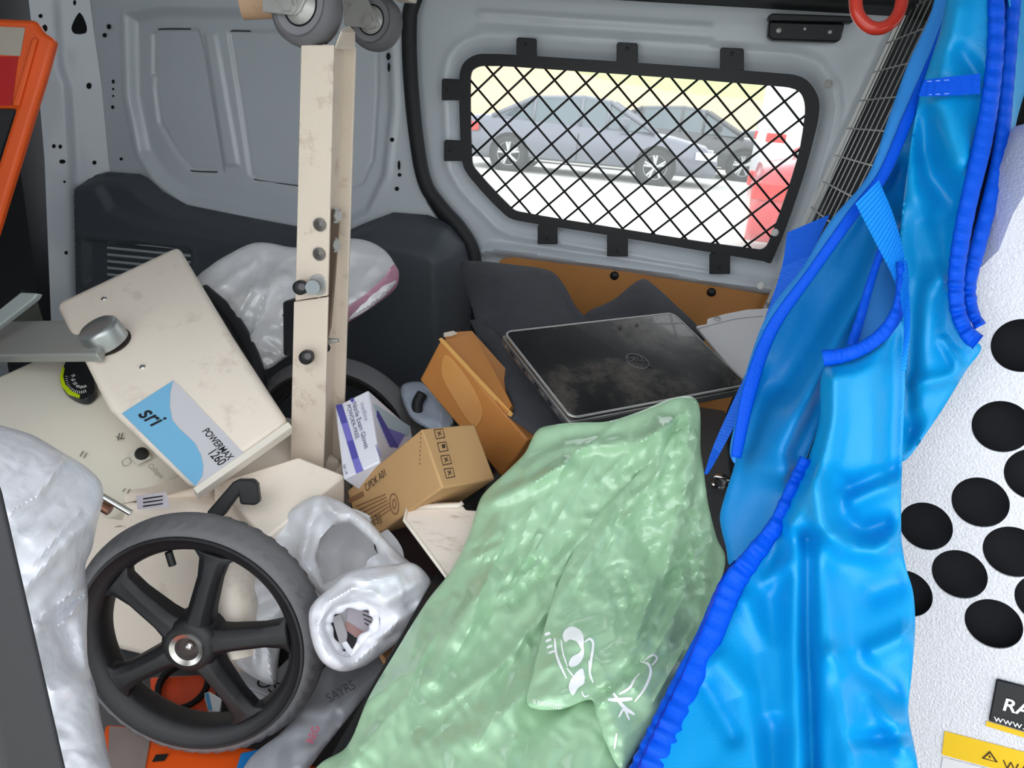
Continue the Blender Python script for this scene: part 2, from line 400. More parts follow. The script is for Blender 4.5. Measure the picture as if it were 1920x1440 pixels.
# far side body panel
rec = [(236, 26), (300, 14), (560, 18), (716, 22), (732, 60), (736, 200), (722, 330), (690, 400), (640, 426), (560, 418), (470, 404), (345, 376), (292, 336), (262, 286), (240, 180)]
pan1 = [(276, 62), (290, 55), (358, 54), (369, 90), (386, 190), (408, 322), (350, 320), (322, 290), (288, 232), (279, 165), (281, 142), (276, 138)]
pan2 = [(420, 62), (428, 58), (700, 62), (700, 180), (692, 300), (672, 344), (640, 356), (560, 348), (468, 335), (460, 328), (440, 190)]
rib = [(374, 60), (396, 60), (440, 312), (414, 312)]
def h_wall(v, cv):
    h = -.020 * ss(sdf(v, cv(rec)), -.012, .022)
    for p in (pan1, pan2):
        s = sdf(v, cv(p)); h += -.006 * ss(s, -.001, .010) - .007 * np.exp(-((s - .001) / .0042) ** 2)
    h += .006 * ss(sdf(v, cv(rib)), -.004, .006)
    s = np.abs(sdf(v, cv(rec))); h += .006 * np.exp(-(s / .010) ** 2)
    return h
wl = relief('wall_far', WALL, [(163, -40), (176, 60), (190, 160), (203, 300), (206, 320), (212, 700), (860, 700), (860, 480), (800, 380), (772, 200), (762, -40)], h_wall, PAINT, res=.0048, thick=.01, kind='structure')
def hole(par, pl, x, y, rx, ry=None, off=.0006, slot=0):
    ry = ry or rx; c = [(x + rx * math.cos(a), y + ry * math.sin(a)) for a in np.arange(0, 6.28, .42)]
    decal('drain_hole', pl, c, HOLE, par, off=off)
for x, y, rx, ry in [(728, 106, 4, 7), (729, 126, 2.5, 9), (735, 262, 4, 4), (748, 310, 2.5, 9), (749, 328, 3.5, 3.5), (744, 354, 4, 4), (227, 298, 3, 3), (204, 50, 4, 5), (196, 66, 4, 4), (212, 153, 2.5, 4), (212, 167, 2, 2.5), (212, 180, 1.8, 2), (211, 201, 3, 3.5)]:
    hole(wl, WALL, x, y, rx, ry, off=.003)
# dark sealant beads, also painting in the shadow gaps round the pressed panels
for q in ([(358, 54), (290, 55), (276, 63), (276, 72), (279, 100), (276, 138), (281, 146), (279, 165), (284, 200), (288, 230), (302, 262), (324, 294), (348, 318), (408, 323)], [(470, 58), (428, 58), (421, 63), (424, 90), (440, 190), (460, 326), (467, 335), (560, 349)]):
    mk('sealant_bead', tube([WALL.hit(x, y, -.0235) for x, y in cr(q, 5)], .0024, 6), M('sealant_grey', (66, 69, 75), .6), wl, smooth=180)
# rear corner pillar
pA = onY(205, 320, YW); PIL = plane3(pA, pA + np.array([-.155, -.13, 0]), pA + np.array([0, 0, .3]))
def h_pil(v, cv):
    return .010 * ss(sdf(v, cv([(-50, -60), (104, -60), (112, 60), (118, 130), (130, 160), (138, 300), (146, 700), (-50, 700)])), -.004, .010)
pil = relief('trim_2', PIL, [(50, -40), (163, -40), (176, 60), (190, 160), (203, 300), (206, 320), (212, 700), (100, 700), (92, 500), (84, 300), (74, 180)], h_pil, PAINT, res=.007, thick=.02, kind='structure')
for x, y, rx, ry in [(76, 30, 4, 4), (84, 53, 5, 7), (167, 161, 5, 6), (177, 305, 4, 4), (140, 5, 3, 5)]: hole(pil, PIL, x, y, rx, ry, off=.0104 if x < 110 else .001)
for x, y, rx, ry in [(101, 274, 3.5, 4), (113, 275, 3.5, 4), (117, 303, 6, 4), (121, 341, 2.5, 2.5), (124, 474, 3.5, 3.5)]: hole(pil, PIL, x, y, rx, ry, off=.0108)
decal('opening', PIL, [(148, 24), (155, 30), (163, 52), (160, 62), (140, 63), (134, 52)], HOLE, pil, off=.001, curve=True)
# rear door at far left
RD = Plane((-1.60, 1, .6), (1, 0, 0))
rd = relief('door_2', RD, [(-330, -300), (120, -300), (120, 760), (-330, 760)], lambda v, cv: np.zeros(len(v)), PAINT, res=.05, thick=.03, kind='structure')
decal('door_window', RD, cr([(-300, 250), (30, 290), (44, 310), (52, 430), (44, 475), (18, 500), (-60, 515), (-300, 520)], 6, True), M('dark_privacy_glass', (12, 16, 26), .12), rd, off=.004, th=.003)
mk('door_seal', tube([onX(x, y, -1.55) for x, y in cr([(20, -60), (48, -5), (62, 40), (72, 180), (76, 330), (84, 580), (86, 760)], 6)], .017, 10), RUB, rd, smooth=180)
struct('wall_rear', box(-1.78, -1.63, .26, 1.4, 0, 1.2), PAINT)
# sliding door on the far side
DO = Plane((0, 1.63, .6), (0, -1, 0))
door_out = [(764, -40), (772, 200), (790, 340), (830, 398), (880, 455), (888, 760), (1318, 860), (1458, 560), (1578, 290), (1722, -40)]
fr_o = [(862, 150), (868, 122), (884, 107), (905, 101), (1000, 105), (1480, 139), (1512, 150), (1532, 178), (1536, 205), (1528, 250), (1500, 350), (1446, 492), (1430, 489), (1100, 434), (970, 413), (948, 403), (884, 335), (868, 305)]
fr_i = [(883, 150), (887, 132), (906, 124), (1000, 128), (1470, 163), (1498, 172), (1508, 192), (1508, 222), (1494, 300), (1440, 455), (1424, 467), (1100, 418), (978, 397), (962, 391), (892, 316), (886, 300)]
win_hole = [(874, 150), (880, 124), (905, 113), (1000, 117), (1475, 151), (1506, 162), (1520, 190), (1520, 230), (1500, 310), (1440, 478), (1424, 478), (1100, 426), (974, 405), (956, 397), (888, 325), (876, 302)]
def h_door(v, cv):
    s = sdf(v, cv(fr_o)); h = -.016 * ss(s, -.028, -.006)
    h += .004 * np.exp(-((s + .034) / .006) ** 2)
    d = seg_dist(v, cv([(905, 470), (925, 466), (960, 470), (1180, 500), (1440, 541), (1560, 560)]), False); h += .014 * np.exp(-(d / .009) ** 2)
    below = sdf(v, cv([(905, 485), (925, 480), (1180, 512), (1560, 572), (1460, 850), (880, 850)])); h += -.014 * ss(below, -.004, .004)
    for y0, a in ((30, .004), (60, .004)): d = seg_dist(v, cv([(900, y0 - 5), (1330, y0 + 22)]), False); h += a * np.exp(-(d / .004) ** 2)
    h += .008 * ss(-sdf(v, cv([(1000, 36), (1330, 62), (1330, 78), (1000, 54)])), -.004, .004) * 0
    return h
dr = relief('door_1', DO, door_out, h_door, PAINT, res=.0075, thick=.012, holes=[win_hole], kind='structure')
mk('weather_strip', tube([onY(x, y, 1.607) for x, y in cr([(800, -60), (778, -5), (768, 30), (770, 150), (785, 290), (800, 350), (830, 392), (862, 428), (884, 465), (892, 520), (894, 720)], 8)], .0125, 12, flat=1.3), RUB, dr, smooth=180)
ORB = Plane((0, 1.632, .6), (0, -1, 0))
hb = relief('hardboard_panel', ORB, [(928, 500), (940, 486), (975, 480), (1180, 510), (1452, 556), (1330, 850), (890, 800), (905, 560)], lambda v, cv: np.zeros(len(v)) - .002, M('brown_hardboard', (196, 132, 66), .5, var=.06, vs=9), dr, res=.05, thick=.004)
for x, y in [(1152, 517), (1334, 548)]: mk('push_pin', ball(ORB.hit(x, y, .001), .0095, 14, .5, (0, -1, 0)), BLK, dr, smooth=180)
GL = Plane((0, 1.645, .6), (0, -1, 0))
glm = M('window_glass', (236, 240, 238), .02, alpha=.09, trans=.75)
mk('window_glass', prism([GL.hit(x, y) for x, y in [(860, 90), (1550, 130), (1550, 500), (940, 430), (860, 330)]], (0, .004, 0)), glm, dr)
# grille over the window
gro = onY(1180, 300, 1.60)
gr = thing('window_grille', 'black steel diamond mesh grille with bolt tabs over the van door window', 'grille', (gro[0], gro[1], .6))
GR = Plane((0, 1.608, .6), (0, -1, 0))
relief('grille_frame', GR, cr(fr_o, 3, True), lambda v, cv: np.zeros(len(v)) + .004, BLK, gr, res=.012, thick=.006, holes=[cr(fr_i, 3, True)])
for r in [(968, 70, 1006, 108), (1156, 79, 1196, 120), (1350, 89, 1395, 132), (828, 147, 872, 188), (832, 262, 874, 302), (1008, 420, 1045, 458), (1138, 438, 1177, 481), (1330, 474, 1369, 514)]:
    x0, y0, x1, y1 = r; sh = (y1 - y0) * .02
    t = mk('mounting_tab', prism([GR.hit(x, y, .0035) for x, y in [(x0 + 3, y0), (x1 - 2, y0 + 2), (x1, y0 + 6), (x1, y1), (x0, y1), (x0, y0 + 4)]], (0, .005, 0)), BLK, gr, bevel=.0012)
    cx, cy = ((x0 + x1) / 2, y0 + 12) if y0 < 140 else ((x0 + 12, (y0 + y1) / 2) if x0 < 900 else ((x0 + x1) / 2, y1 - 12))
    mk('screw', ball(GR.hit(cx, cy, .0036), .0032, 10, .5, (0, -1, 0)), M('dark_screw', (60, 60, 64), .35, .8), t, smooth=180)
g0 = GR.hit(925, 140); ga = (GR.hit(1219, 167) - g0) / 5; gb = (GR.hit(921, 315) - g0) / 3
inn2 = np.array([[p[0], p[2]] for p in [GR.hit(*q) for q in cr([(x + (4 if x > 1200 else -4), y + (4 if y > 280 else -4)) for x, y in fr_i], 3, True)]])
for sg, yo in ((1, .0015), (-1, -.0015)):
    dv = ga + sg * gb
    for k in range(-16, 24):
        o = g0 + ga * k + np.array([0, yo, 0]); ts = np.linspace(-12, 16, 900); P = o + ts[:, None] * dv
        ins = inside(P[:, [0, 2]], inn2)
        if ins.sum() > 6:
            i = np.where(ins)[0]; mk('grille_bar', tube([P[i[0]], P[i[-1]]], .0024, 6), BLK, gr, smooth=180)
# header above the door and grab bracket
struct('trim_3', box(-.52, .42, 1.50, 1.66, 1.078, 1.19), M('black_headliner', (16, 17, 20), .8), bevel=.01)
gb_c = onY(1512, 55, 1.60)
gbk = thing('grab_bracket', 'black plastic bracket with two bright screws on the door header', 'bracket', gb_c)
GB = Plane((0, 1.60, .6), (0, -1, 0))
mk('bracket_plate', prism([GB.hit(x, y, .012) for x, y in [(1442, 40), (1584, 44), (1577, 74), (1570, 79), (1448, 75), (1440, 68)]], (0, .03, 0)), BLK, gbk, bevel=.003)
mk('bracket_lip', prism([GB.hit(x, y, .02) for x, y in [(1440, 30), (1448, 25), (1600, 30), (1600, 42), (1442, 39)]], (0, .035, 0)), BLK, gbk, bevel=.002)
for x, y, r in [(1460, 57, .0052), (1509, 54, .003), (1556, 60, .004)]: mk('screw', ball(GB.hit(x, y, .013), r, 12, .5, (0, -1, 0)), STEEL, gbk, smooth=180)
# quarter trim of charcoal plastic
TP = Plane((0, 1.60, .4), (0, -1, 0))
trim_o = [(160, 345), (165, 332), (200, 323), (258, 327), (272, 334), (300, 360), (345, 385), (440, 404), (545, 424), (640, 438), (690, 416), (735, 399), (800, 404), (845, 422), (874, 455), (884, 500), (888, 800), (700, 860), (165, 800)]
def h_trim(v, cv):
    s = sdf(v, cv(trim_o)); h = .045 * ss(s, 0, .022)
    h += .045 * ss(sdf(v, cv([(640, 445), (720, 408), (845, 436), (870, 470), (874, 900), (620, 900)])), -.005, .045)
    h += .016 * ss(sdf(v, cv([(100, 350), (215, 340), (240, 385), (290, 408), (560, 452), (660, 462), (660, 900), (100, 900)])), -.004, .012)
    lo = sdf(v, cv([(196, 444), (385, 462), (385, 540), (196, 520)])); h += -.012 * ss(lo, -.002, .003)
    h += .004 * np.exp(-((lo + .012) / .004) ** 2)
    return h
qt = relief('trim_4', TP, trim_o, h_trim, DARK, res=.007, thick=.01, kind='structure')
lv = Plane((0, 1.60 - .061 + .007, .4), (0, -1, 0))
for i in range(6):
    y = 452 + i * 12.5; a, b = lv.hit(203, y), lv.hit(378, y + 17)
    mk('louver_slat', tube([a, b], .0045, 8, flat=.8), M('slat_grey', (176, 180, 182), .4), qt, smooth=60)
# cab beyond the partition
CABD = M('cab_dark_trim', (26, 27, 30), .7)
struct('wall_base', merge(box(-.78, -.50, 1.66, 1.70, .4, 1.19), box(-1.75, .2, 1.655, 1.70, -.06, .5), box(-1.75, -1.48, 1.50, 1.70, -.06, 1.19)), M('dark_body_cavity', (40, 42, 46), .8))
struct('wall_cab', merge(box(.12, .62, 1.66, 1.70, 0, .56), box(.222, .62, 1.66, 1.70, .5, 1.19), box(.62, 1.5, 1.60, 1.66, 0, .64), box(.62, 1.5, 1.60, 1.66, 1.04, 1.19), box(1.45, 1.5, 1.0, 1.66, 0, .62)), CABD)
def seat(y, lab, x=.62):
    s = thing('front_seat', lab, 'seat', (x, y, .0)); k = x - .62
    SM = M('black_seat_fabric', (28, 29, 32), .9, bump=.2, bs=200)
    mk('seat_back', obox((.66 + k, y, .52), [nrm((1, 0, -.18)), (0, 1, 0), nrm((.18, 0, 1))], (.16, .46, .62)), SM, s, bevel=.05, seg=4)
    mk('headrest', obox((.62 + k, y, .98), [nrm((1, 0, -.1)), (0, 1, 0), nrm((.1, 0, 1))], (.10, .27, .17)), SM, s, bevel=.035, seg=4)
    mk('seat_cushion', box(.68 + k, 1.15 + k, y - .24, y + .24, .14, .32), SM, s, bevel=.05, seg=4)
seat(1.28, 'black fabric front seat behind the wire mesh screen on the window side', .52)
seat(.70, 'black front seat hidden behind the white perforated panel', .92)
# wire mesh partition
e0, e1 = onY(1440, 560, YW), onY(1700, 0, YW); ev = nrm(e1 - e0); mp = onY(1570, 280, YW)
ms = thing('wire_mesh_partition', 'grey wire mesh partition screen running from the door wall behind the blue smock', 'partition', (e0[0], 1.25, e0[2] - .2))
WIRE = M('galvanised_wire', (168, 168, 166), .4, metal=.6)
L0, L1 = -.17, .66
for i in range(15):
    y = 1.60 - .041 * (i + .5); b = np.array([e0[0], y, e0[2]]); mk('wire', tube([b + ev * L0, b + ev * L1], .0011, 5), WIRE, ms, smooth=180)
for i in range(19):
    c = e0 + ev * (L0 + .012 + .0508 * i); p = [np.array([c[0] - .002, y, c[2]]) for y in (1.605, .99)]
    mk('wire', tube(p, .0015, 5), WIRE, ms, smooth=180)
mk('edge_strip', obox(e0 + ev * .245 + np.array([.003, -.011, 0]), [ev, (0, 1, 0), np.cross(ev, (0, 1, 0))], (.83, .004, .012)), M('edge_grey', (190, 190, 186), .4, metal=.3), ms, bevel=.001)
for x, y in [(1553, 157), (1453, 436), (1427, 536)]: bolt('screw', onY(x, y, 1.60), (-.3, -1, .2), .0055, .006, STEEL, ms, False)
# white perforated panel near the door
PPn = nrm((-.45, -.88, .12)); PP = Plane(at(1800, 950, .80), PPn)
hole_px = [(1915, 648), (1877, 800), (1837, 942), (1735, 987), (1898, 1035), (1798, 1077), (1699, 1113), (1862, 1170), (1940, 890), (1640, 1025), (1960, 1125)]
wx = M('white_textured_powdercoat', (230, 229, 234), .5, var=.05, vs=220, bump=.5, bs=420)
pu, pv = perp(PPn); HR = .0262
hl = []
for x, y in hole_px:
    c = PP.hit(x, y); hl.append([c + HR * (pu * math.cos(a) + pv * math.sin(a)) for a in np.arange(0, 2 * math.pi, 2 * math.pi / 40)])
pp = thing('perforated_panel', 'white perforated steel partition panel with round black holes beside the blue smock', 'panel', tuple(PP.hit(1800, 1440)))
def to_px(p): q = R.T @ (p - C); return (q[0] / q[2] * F + 960, q[1] / q[2] * F + 720)
po = [(1600, 1560), (1600, 1100), (1620, 900), (1690, 700), (1760, 560), (1820, 520), (1872, 470), (1900, 400), (1960, 300), (2150, 250), (2150, 1560)]
relief('panel_face', PP, po, lambda v, cv: np.zeros(len(v)), wx, pp, res=.02, thick=.003, holes=[[to_px(p) for p in h] for h in hl])
fl = [PP.hit(x, y) for x, y in [(1690, 700), (1760, 560), (1820, 520), (1872, 470), (1900, 400), (1960, 300), (2150, 250)]]
bk = nrm((-.35, 1, .15)) * .055
mk('panel_flange', (fl + [p + bk * .55 + PPn * 0 + np.array([-.010, 0, .012]) for p in fl] + [p + bk + np.array([.0, 0, .02]) for p in fl], [[i, i + 1, i + 8, i + 7] for i in range(6)] + [[i + 7, i + 8, i + 15, i + 14] for i in range(6)]), M('grey_blue_flange', (176, 180, 206), .5, var=.04, vs=200, bump=.4, bs=420), pp, smooth=60)  # bent edge of the panel sheet, coloured greyer and bluer than the face
mk('added_backing', prism([PP.hit(x, y, -.022) for x, y in [(1600, 1560), (1610, 1000), (1740, 640), (1890, 500), (2150, 400), (2150, 1560)]], -PPn * .01), M('cab_darkness', (14, 15, 20), .95), pp)  # added black sheet, stands in for the dark cab behind the holes
mk('badge', prism([PP.hit(x, y, .0035) for x, y in [(1868, 1273), (2090, 1330), (2078, 1420), (1853, 1352)]], -PPn * .003), M('badge_black', (26, 27, 32), .3), pp, bevel=.0015)
decal('badge_stripe', PP, [(1850, 1352), (2076, 1420), (2074, 1430), (1848, 1361)], YEL, pp, off=.001)
text('lettering', 'RANGER', PP, (1880, 1331), (2050, 1375), M('white_ink', (240, 240, 242), .5), pp, off=.0046, shear=.2, bold=.02)
text('lettering', 'www.ranger', PP, (1863, 1352), (1990, 1388), MATS['white_ink'], pp, off=.0046)
decal('warning_sticker', PP, [(1768, 1420), (2000, 1480), (1985, 1560), (1745, 1560)], M('sticker_white', (226, 224, 226), .5), pp, off=.0006)
decal('warning_band', PP, [(1771, 1371), (2060, 1447), (2052, 1492), (1766, 1415)], YEL, pp, off=.0008)
text('lettering', 'WARNING', PP, (1880, 1441), (2030, 1482), M('brown_ink', (70, 44, 16), .6), pp, off=.0016)
decal('hazard_triangle', PP, [(1856, 1408), (1871, 1430), (1841, 1422)], MATS['brown_ink'], pp, off=.0017)
decal('triangle_centre', PP, [(1856, 1413), (1865, 1427), (1846, 1421)], YEL, pp, off=.0022)
stroke('hazard_mark', PP, [(1856, 1417), (1855.6, 1421)], .0008, MATS['brown_ink'], pp, off=.003)
# ================================================================ OUTSIDE
GZ = -.38
struct('ground', ([(-150, -40, GZ), (150, -40, GZ), (150, 200, GZ), (-150, 200, GZ)], [[0, 1, 2, 3]]), M('pale_concrete', (206, 206, 198), .9, var=.06, vs=.35))
gx = np.linspace(-120, 140, 60); V = []; Fc = []
for i, x in enumerate(gx):
    for j, (y, z) in enumerate([(46, GZ - .1), (54, 2.2), (60, 3.0), (150, 9)]):
        V.append((x, y + 1.5 * math.sin(x * .13), [z, float(np.interp(x, [-14, -11, -6, -1, 5, 30], [3.9, 3.3, 2.65, 2.28, 2.1, 2.0])), 4.6, 16][j] + .08 * math.sin(x * .5) * (j == 1)))
for i in range(59):
    for j in range(3): a = i * 4 + j; Fc.append([a, a + 4, a + 5, a + 1])
earth = struct('hill', (V, [f[::-1] for f in Fc]), M('tan_earth', (214, 182, 140), .95, var=.08, vs=.4), smooth=180)
earth.data.materials.append(M('dry_grass', (172, 180, 118), .95, var=.12, vs=.5))
for p in earth.data.polygons: p.material_index = 1 if p.index % 3 >= 1 else 0
def loft(st, ring):  # st stations; ring(station)-> list of 3d pts ; open ring closed
    V = []; Fc = []; n = None
    for s in st:
        r = ring(s); n = len(r); V += r
    for i in range(len(st) - 1):
        for k in range(n): Fc.append([i * n + k, (i + 1) * n + k, (i + 1) * n + (k + 1) % n, i * n + (k + 1) % n])
    return V, Fc + [list(range(n)), list(range((len(st) - 1) * n, len(st) * n))[::-1]]
def car(name, label, loc, rot, body, L_, Wd, zs, gh, roofmat=None, tail=True, glass=None, wheel_x=(.95, 3.73), wr=.33, cat='car', group=None):
    """zs: [(x, top z, half-width)] lower body from tail to nose; gh: greenhouse [(x, z_bottom, z_top)]"""
    t = thing(name, label, cat, loc, group); c, s = math.cos(rot), math.sin(rot); o = np.array(loc, float)
    tr = lambda p: (o[0] + p[0] * c - p[1] * s, o[1] + p[0] * s + p[1] * c, o[2] + p[2])
    T = lambda VF: ([tr(p) for p in VF[0]], VF[1])
    hw = Wd / 2
    def ring(q):
        x, z, k = q; w_ = hw * k
        h = [(x, w_ * .80, .20), (x, w_ * .97, .30), (x, w_, .55 * min(z, 1)), (x, w_ * .97, z - .10), (x, w_ * .86, z - .01), (x, w_ * .4, z + .02)]
        return h + [(a, -b, d) for a, b, d in h[::-1]]
    mk('body', T(loft(zs, ring)), body, t, smooth=50)
    G = glass or M('car_glass', (74, 92, 100), .08, coat=.5)
    def r2(q):
        x, zb, zt = q; return [(x, hw * .86, zb), (x, hw * .68, zt), (x, -hw * .68, zt), (x, -hw * .86, zb)]
    mk('windows', T(loft(gh, r2)), G, t, smooth=30)
    rf = [q for q in gh if q[2] - q[1] > .25]
    mk('roof', T(loft([(q[0], q[2]) for q in rf], lambda q: [(q[0], hw * .70, q[1] - .03), (q[0], hw * .62, q[1] + .03), (q[0], -hw * .62, q[1] + .03), (q[0], -hw * .70, q[1] - .03)])), roofmat or body, t, smooth=60)
    for sd in (1, -1):
        for i, q in enumerate(gh):  # pillars
            if 0 < i < len(gh) - 1: mk('window_pillar', T(tube([(q[0], sd * hw * .865, q[1] - .02), (q[0] + (.0), sd * hw * .69, q[2])], .035, 6)), body, t, smooth=180)
        for a, b in ((gh[0], gh[1]), (gh[-1], gh[-2])): mk('window_pillar', T(tube([(a[0], sd * hw * .85, a[1]), (b[0], sd * hw * .69, b[2])], .045, 6)), body, t, smooth=180)
        for wx_ in wheel_x:
            mk('wheel_arch', T(cyl((wx_, sd * hw * .9, wr), (wx_, sd * (hw * .995 + .004), wr), wr * 1.16, 28)), HOLE, t)
            tw = mk('tyre', T(lathe([(wr * .66, -.02), (wr * .66, .09), (wr * .9, .1), (wr, .06), (wr, -.06)], (wx_, sd * (hw - .08), wr), (0, sd, 0), 32)), M('car_tyre', (30, 31, 33), .8), t, smooth=60)
            sp = [cyl((wx_, sd * (hw - .01), wr), (wx_, sd * (hw + .005), wr), wr * .16, 14)]
            for k in range(5):
                a = k * 2 * math.pi / 5 + .4
                for da in (-.16, .16): sp.append(tube([(wx_ + .05 * math.cos(a), sd * hw, wr + .05 * math.sin(a)), (wx_ + wr * .64 * math.cos(a + da), sd * (hw + .0), wr + wr * .64 * math.sin(a + da))], .024, 6))
            sp.append(lathe([(wr * .6, 0), (wr * .68, .02), (wr * .68, -.05)], (wx_, sd * (hw - .01), wr), (0, sd, 0), 28))
            mk('rim', T(merge(*sp)), M('alloy_rim', (188, 190, 192), .3, .7), tw, smooth=40)
        x0 = zs[0][0]; zt = zs[1][1]
        mk('tail_light', T(box(x0 - .02, x0 + .32, sd * hw * .9 - .06, sd * hw * .9 + .05, zt - .26, zt - .10)), M('red_lens', (206, 40, 36), .2), t, bevel=.02)
        x1 = zs[-1][0]; zf = zs[-2][1]
        mk('headlight', T(box(x1 - .42, x1 - .03, sd * hw * .88 - .08, sd * hw * .88 + .04, zf - .22, zf - .08)), M('clear_lens', (214, 220, 224), .1), t, bevel=.02)
        for xx in (gh[len(gh) // 2][0],): mk('door_seam', T(box(xx - .008, xx + .008, sd * hw - .01, sd * (hw * 1.002), .32, .8)), BLK, t)
        mk('mirror', T(box(gh[-2][0] + .25, gh[-2][0] + .42, sd * hw * .93, sd * hw * 1.12 if sd > 0 else sd * hw * 1.12, gh[0][1] + .02, gh[0][1] + .16) if sd > 0 else box(gh[-2][0] + .25, gh[-2][0] + .42, -hw * 1.12, -hw * .93, gh[0][1] + .02, gh[0][1] + .16)), body, t, bevel=.02)
        mk('sill_trim', T(box(wheel_x[0] + .45, wheel_x[1] - .45, sd * hw * .99 - .01, sd * hw * .99 + .012, .24, .27)), STEEL, t)
    return t
sed_z = [(0, .70, .80), (.08, .95, .9), (.6, 1.0, .97), (1.3, .98, 1), (2.6, .95, 1), (3.3, .93, 1), (4.0, .86, .97), (4.6, .74, .9), (4.85, .52, .78)]
sed_g = [(.55, .98, 1.0), (1.35, .96, 1.38), (2.25, .94, 1.45), (2.75, .93, 1.40), (3.65, .92, .94)]
q0 = onZ(898, 318, GZ)
car('sedan_car', 'grey blue sedan parked side on outside the grilled window', (-4.40, 15.7, GZ), math.radians(1.5), M('grey_blue_metallic', (104, 108, 120), .3, metal=.3, coat=.5), 4.85, 1.84, sed_z, sed_g)
car('sedan_car', 'black sedan parked behind the grey blue sedan, nose showing', (-2.55, 19.3, GZ), math.radians(-4), M('black_car_paint', (38, 40, 46), .25, coat=.6), 4.85, 1.84, sed_z, sed_g, tail=False)
suv_z = [(0, .8, .85), (.08, 1.05, .95), (1.2, 1.08, 1), (3.4, 1.08, 1), (4.4, 1.05, .98), (5.0, .95, .92), (5.1, .6, .85)]
suv_g = [(.1, 1.05, 1.1), (.4, 1.06, 1.92), (1.8, 1.06, 2.0), (2.7, 1.06, 1.94), (3.6, 1.06, 1.1)]
car('pickup_truck', 'dark grey pickup truck facing left beyond the black sedan', (6.0, 23.5, GZ), math.radians(180), M('dark_grey_paint', (62, 66, 72), .3, coat=.4), 5.1, 1.95, suv_z, suv_g, cat='truck', wr=.38, wheel_x=(1.0, 4.1))
van_z = [(0, .9, .9), (.05, 1.2, .97), (2.5, 1.2, 1), (4.2, 1.2, 1), (5.0, 1.1, .95), (5.3, .7, .85)]
van_g = [(.02, 1.15, 2.35), (.2, 1.15, 2.5), (1.8, 1.15, 2.55), (3.4, 1.15, 2.5), (4.6, 1.15, 1.3)]
car('white_van', 'white high roof van with red tail lights at the right edge of the window', (onY(1440, 230, 15)[0], 16, GZ), math.radians(3), M('white_van_paint', (240, 240, 242), .4), 5.3, 1.98, van_z, van_g, glass=M('white_van_side', (238, 238, 240), .4), cat='van', wr=.36, wheel_x=(1.0, 4.2))
red_z = [(0, .62, .82), (.06, .86, .92), (.6, .98, .98), (1.3, 1.0, 1), (2.6, .97, 1), (3.4, .94, 1), (4.0, .84, .97), (4.4, .7, .9), (4.55, .5, .8)]
rc = car('red_car', 'red car close outside, tail corner showing at the lower right of the window', (.62, 8.3, GZ), math.radians(-2), M('red_car_paint', (196, 36, 46), .3, coat=.5), 4.5, 1.8, red_z, [(.4, .97, 1.0), (1.1, .96, 1.42), (2.0, .95, 1.48), (2.6, .94, 1.42), (3.5, .92, .95)], wheel_x=(.85, 3.5))
# ================================================================ CONTENTS
# ---- lift base housing (beige block) and orange board on the floor
hs = thing('lift_housing', 'big beige enamelled lift housing behind the black spoked wheel', 'housing', (-.66, .95, .0))
mk('housing', box(-.80, -.505, .80, 1.15, .045, .325), BEIGE, hs, bevel=.022, seg=4)
mk('deck_plate', hexa([at(270, 935, 1.06), at(390, 905, 1.07), at(545, 800, 1.2), at(640, 860, 1.17), at(648, 985, 1.08), at(480, 1015, 1.0), at(290, 960, 1.0), at(270, 950, 1.02)][:4] + [at(270, 985, 1.08), at(390, 985, 1.09), at(545, 900, 1.22), at(640, 940, 1.19)]), BEIGE, hs, bevel=.006)
mk('side_plate', hexa([at(400, 905, 1.055), at(560, 855, 1.08), at(648, 890, 1.07), at(500, 1010, .99), at(400, 985, 1.1), at(560, 935, 1.12), at(648, 970, 1.11), at(500, 1060, 1.03)]), BEIGE, hs, bevel=.004)
mk('round_column', cyl(at(432, 1040, .985), at(440, 1230, .965), .030, 28), BEIGE, hs, smooth=40)
hd = mk('grab_handle', prism([at(x, y, .985) for x, y in [(386, 962), (436, 904), (446, 899), (474, 899), (482, 908), (486, 942), (478, 948), (450, 946), (447, 928), (418, 968), (404, 975)]], nrm((-.35, .85, -.4)) * .024), M('black_handle', (34, 35, 37), .6), hs, bevel=.003, label='black angular grab handle')
lp = plane3(at(255, 945, 1.0), at(315, 925, 1.02), at(318, 950, .99))
decal('paper_label', lp, [(255, 930), (312, 922), (318, 950), (258, 955)], M('label_lilac', (226, 220, 230), .5), hs, off=.001)
for i in range(3): decal('label_line', lp, [(268, 934 + i * 7), (305, 929 + i * 7), (305, 930.5 + i * 7), (268, 936 + i * 7)], INK, hs, off=.0022)
ob = thing('barrier_board', 'orange plastic barrier board with a grey reflective patch lying under the spoked wheel', 'barrier', (-.5, .55, 0))
bp = Plane((-.5, .6, .085), (0, -.05, 1))
mk('board', prism([bp.hit(x, y) for x, y in [(196, 1355), (300, 1362), (470, 1398), (620, 1440), (640, 1620), (180, 1620)]], (0, 0, -.07)), ORANGE, ob, bevel=.006)
decal('reflective_patch', bp, [(205, 1362), (285, 1368), (272, 1440), (258, 1460), (200, 1460)], M('grey_reflector', (128, 116, 112), .35, var=.1, vs=30), ob, off=.0015)
decal('slot', bp, [(292, 1415), (316, 1413), (308, 1426), (285, 1428)], HOLE, ob, off=.002)
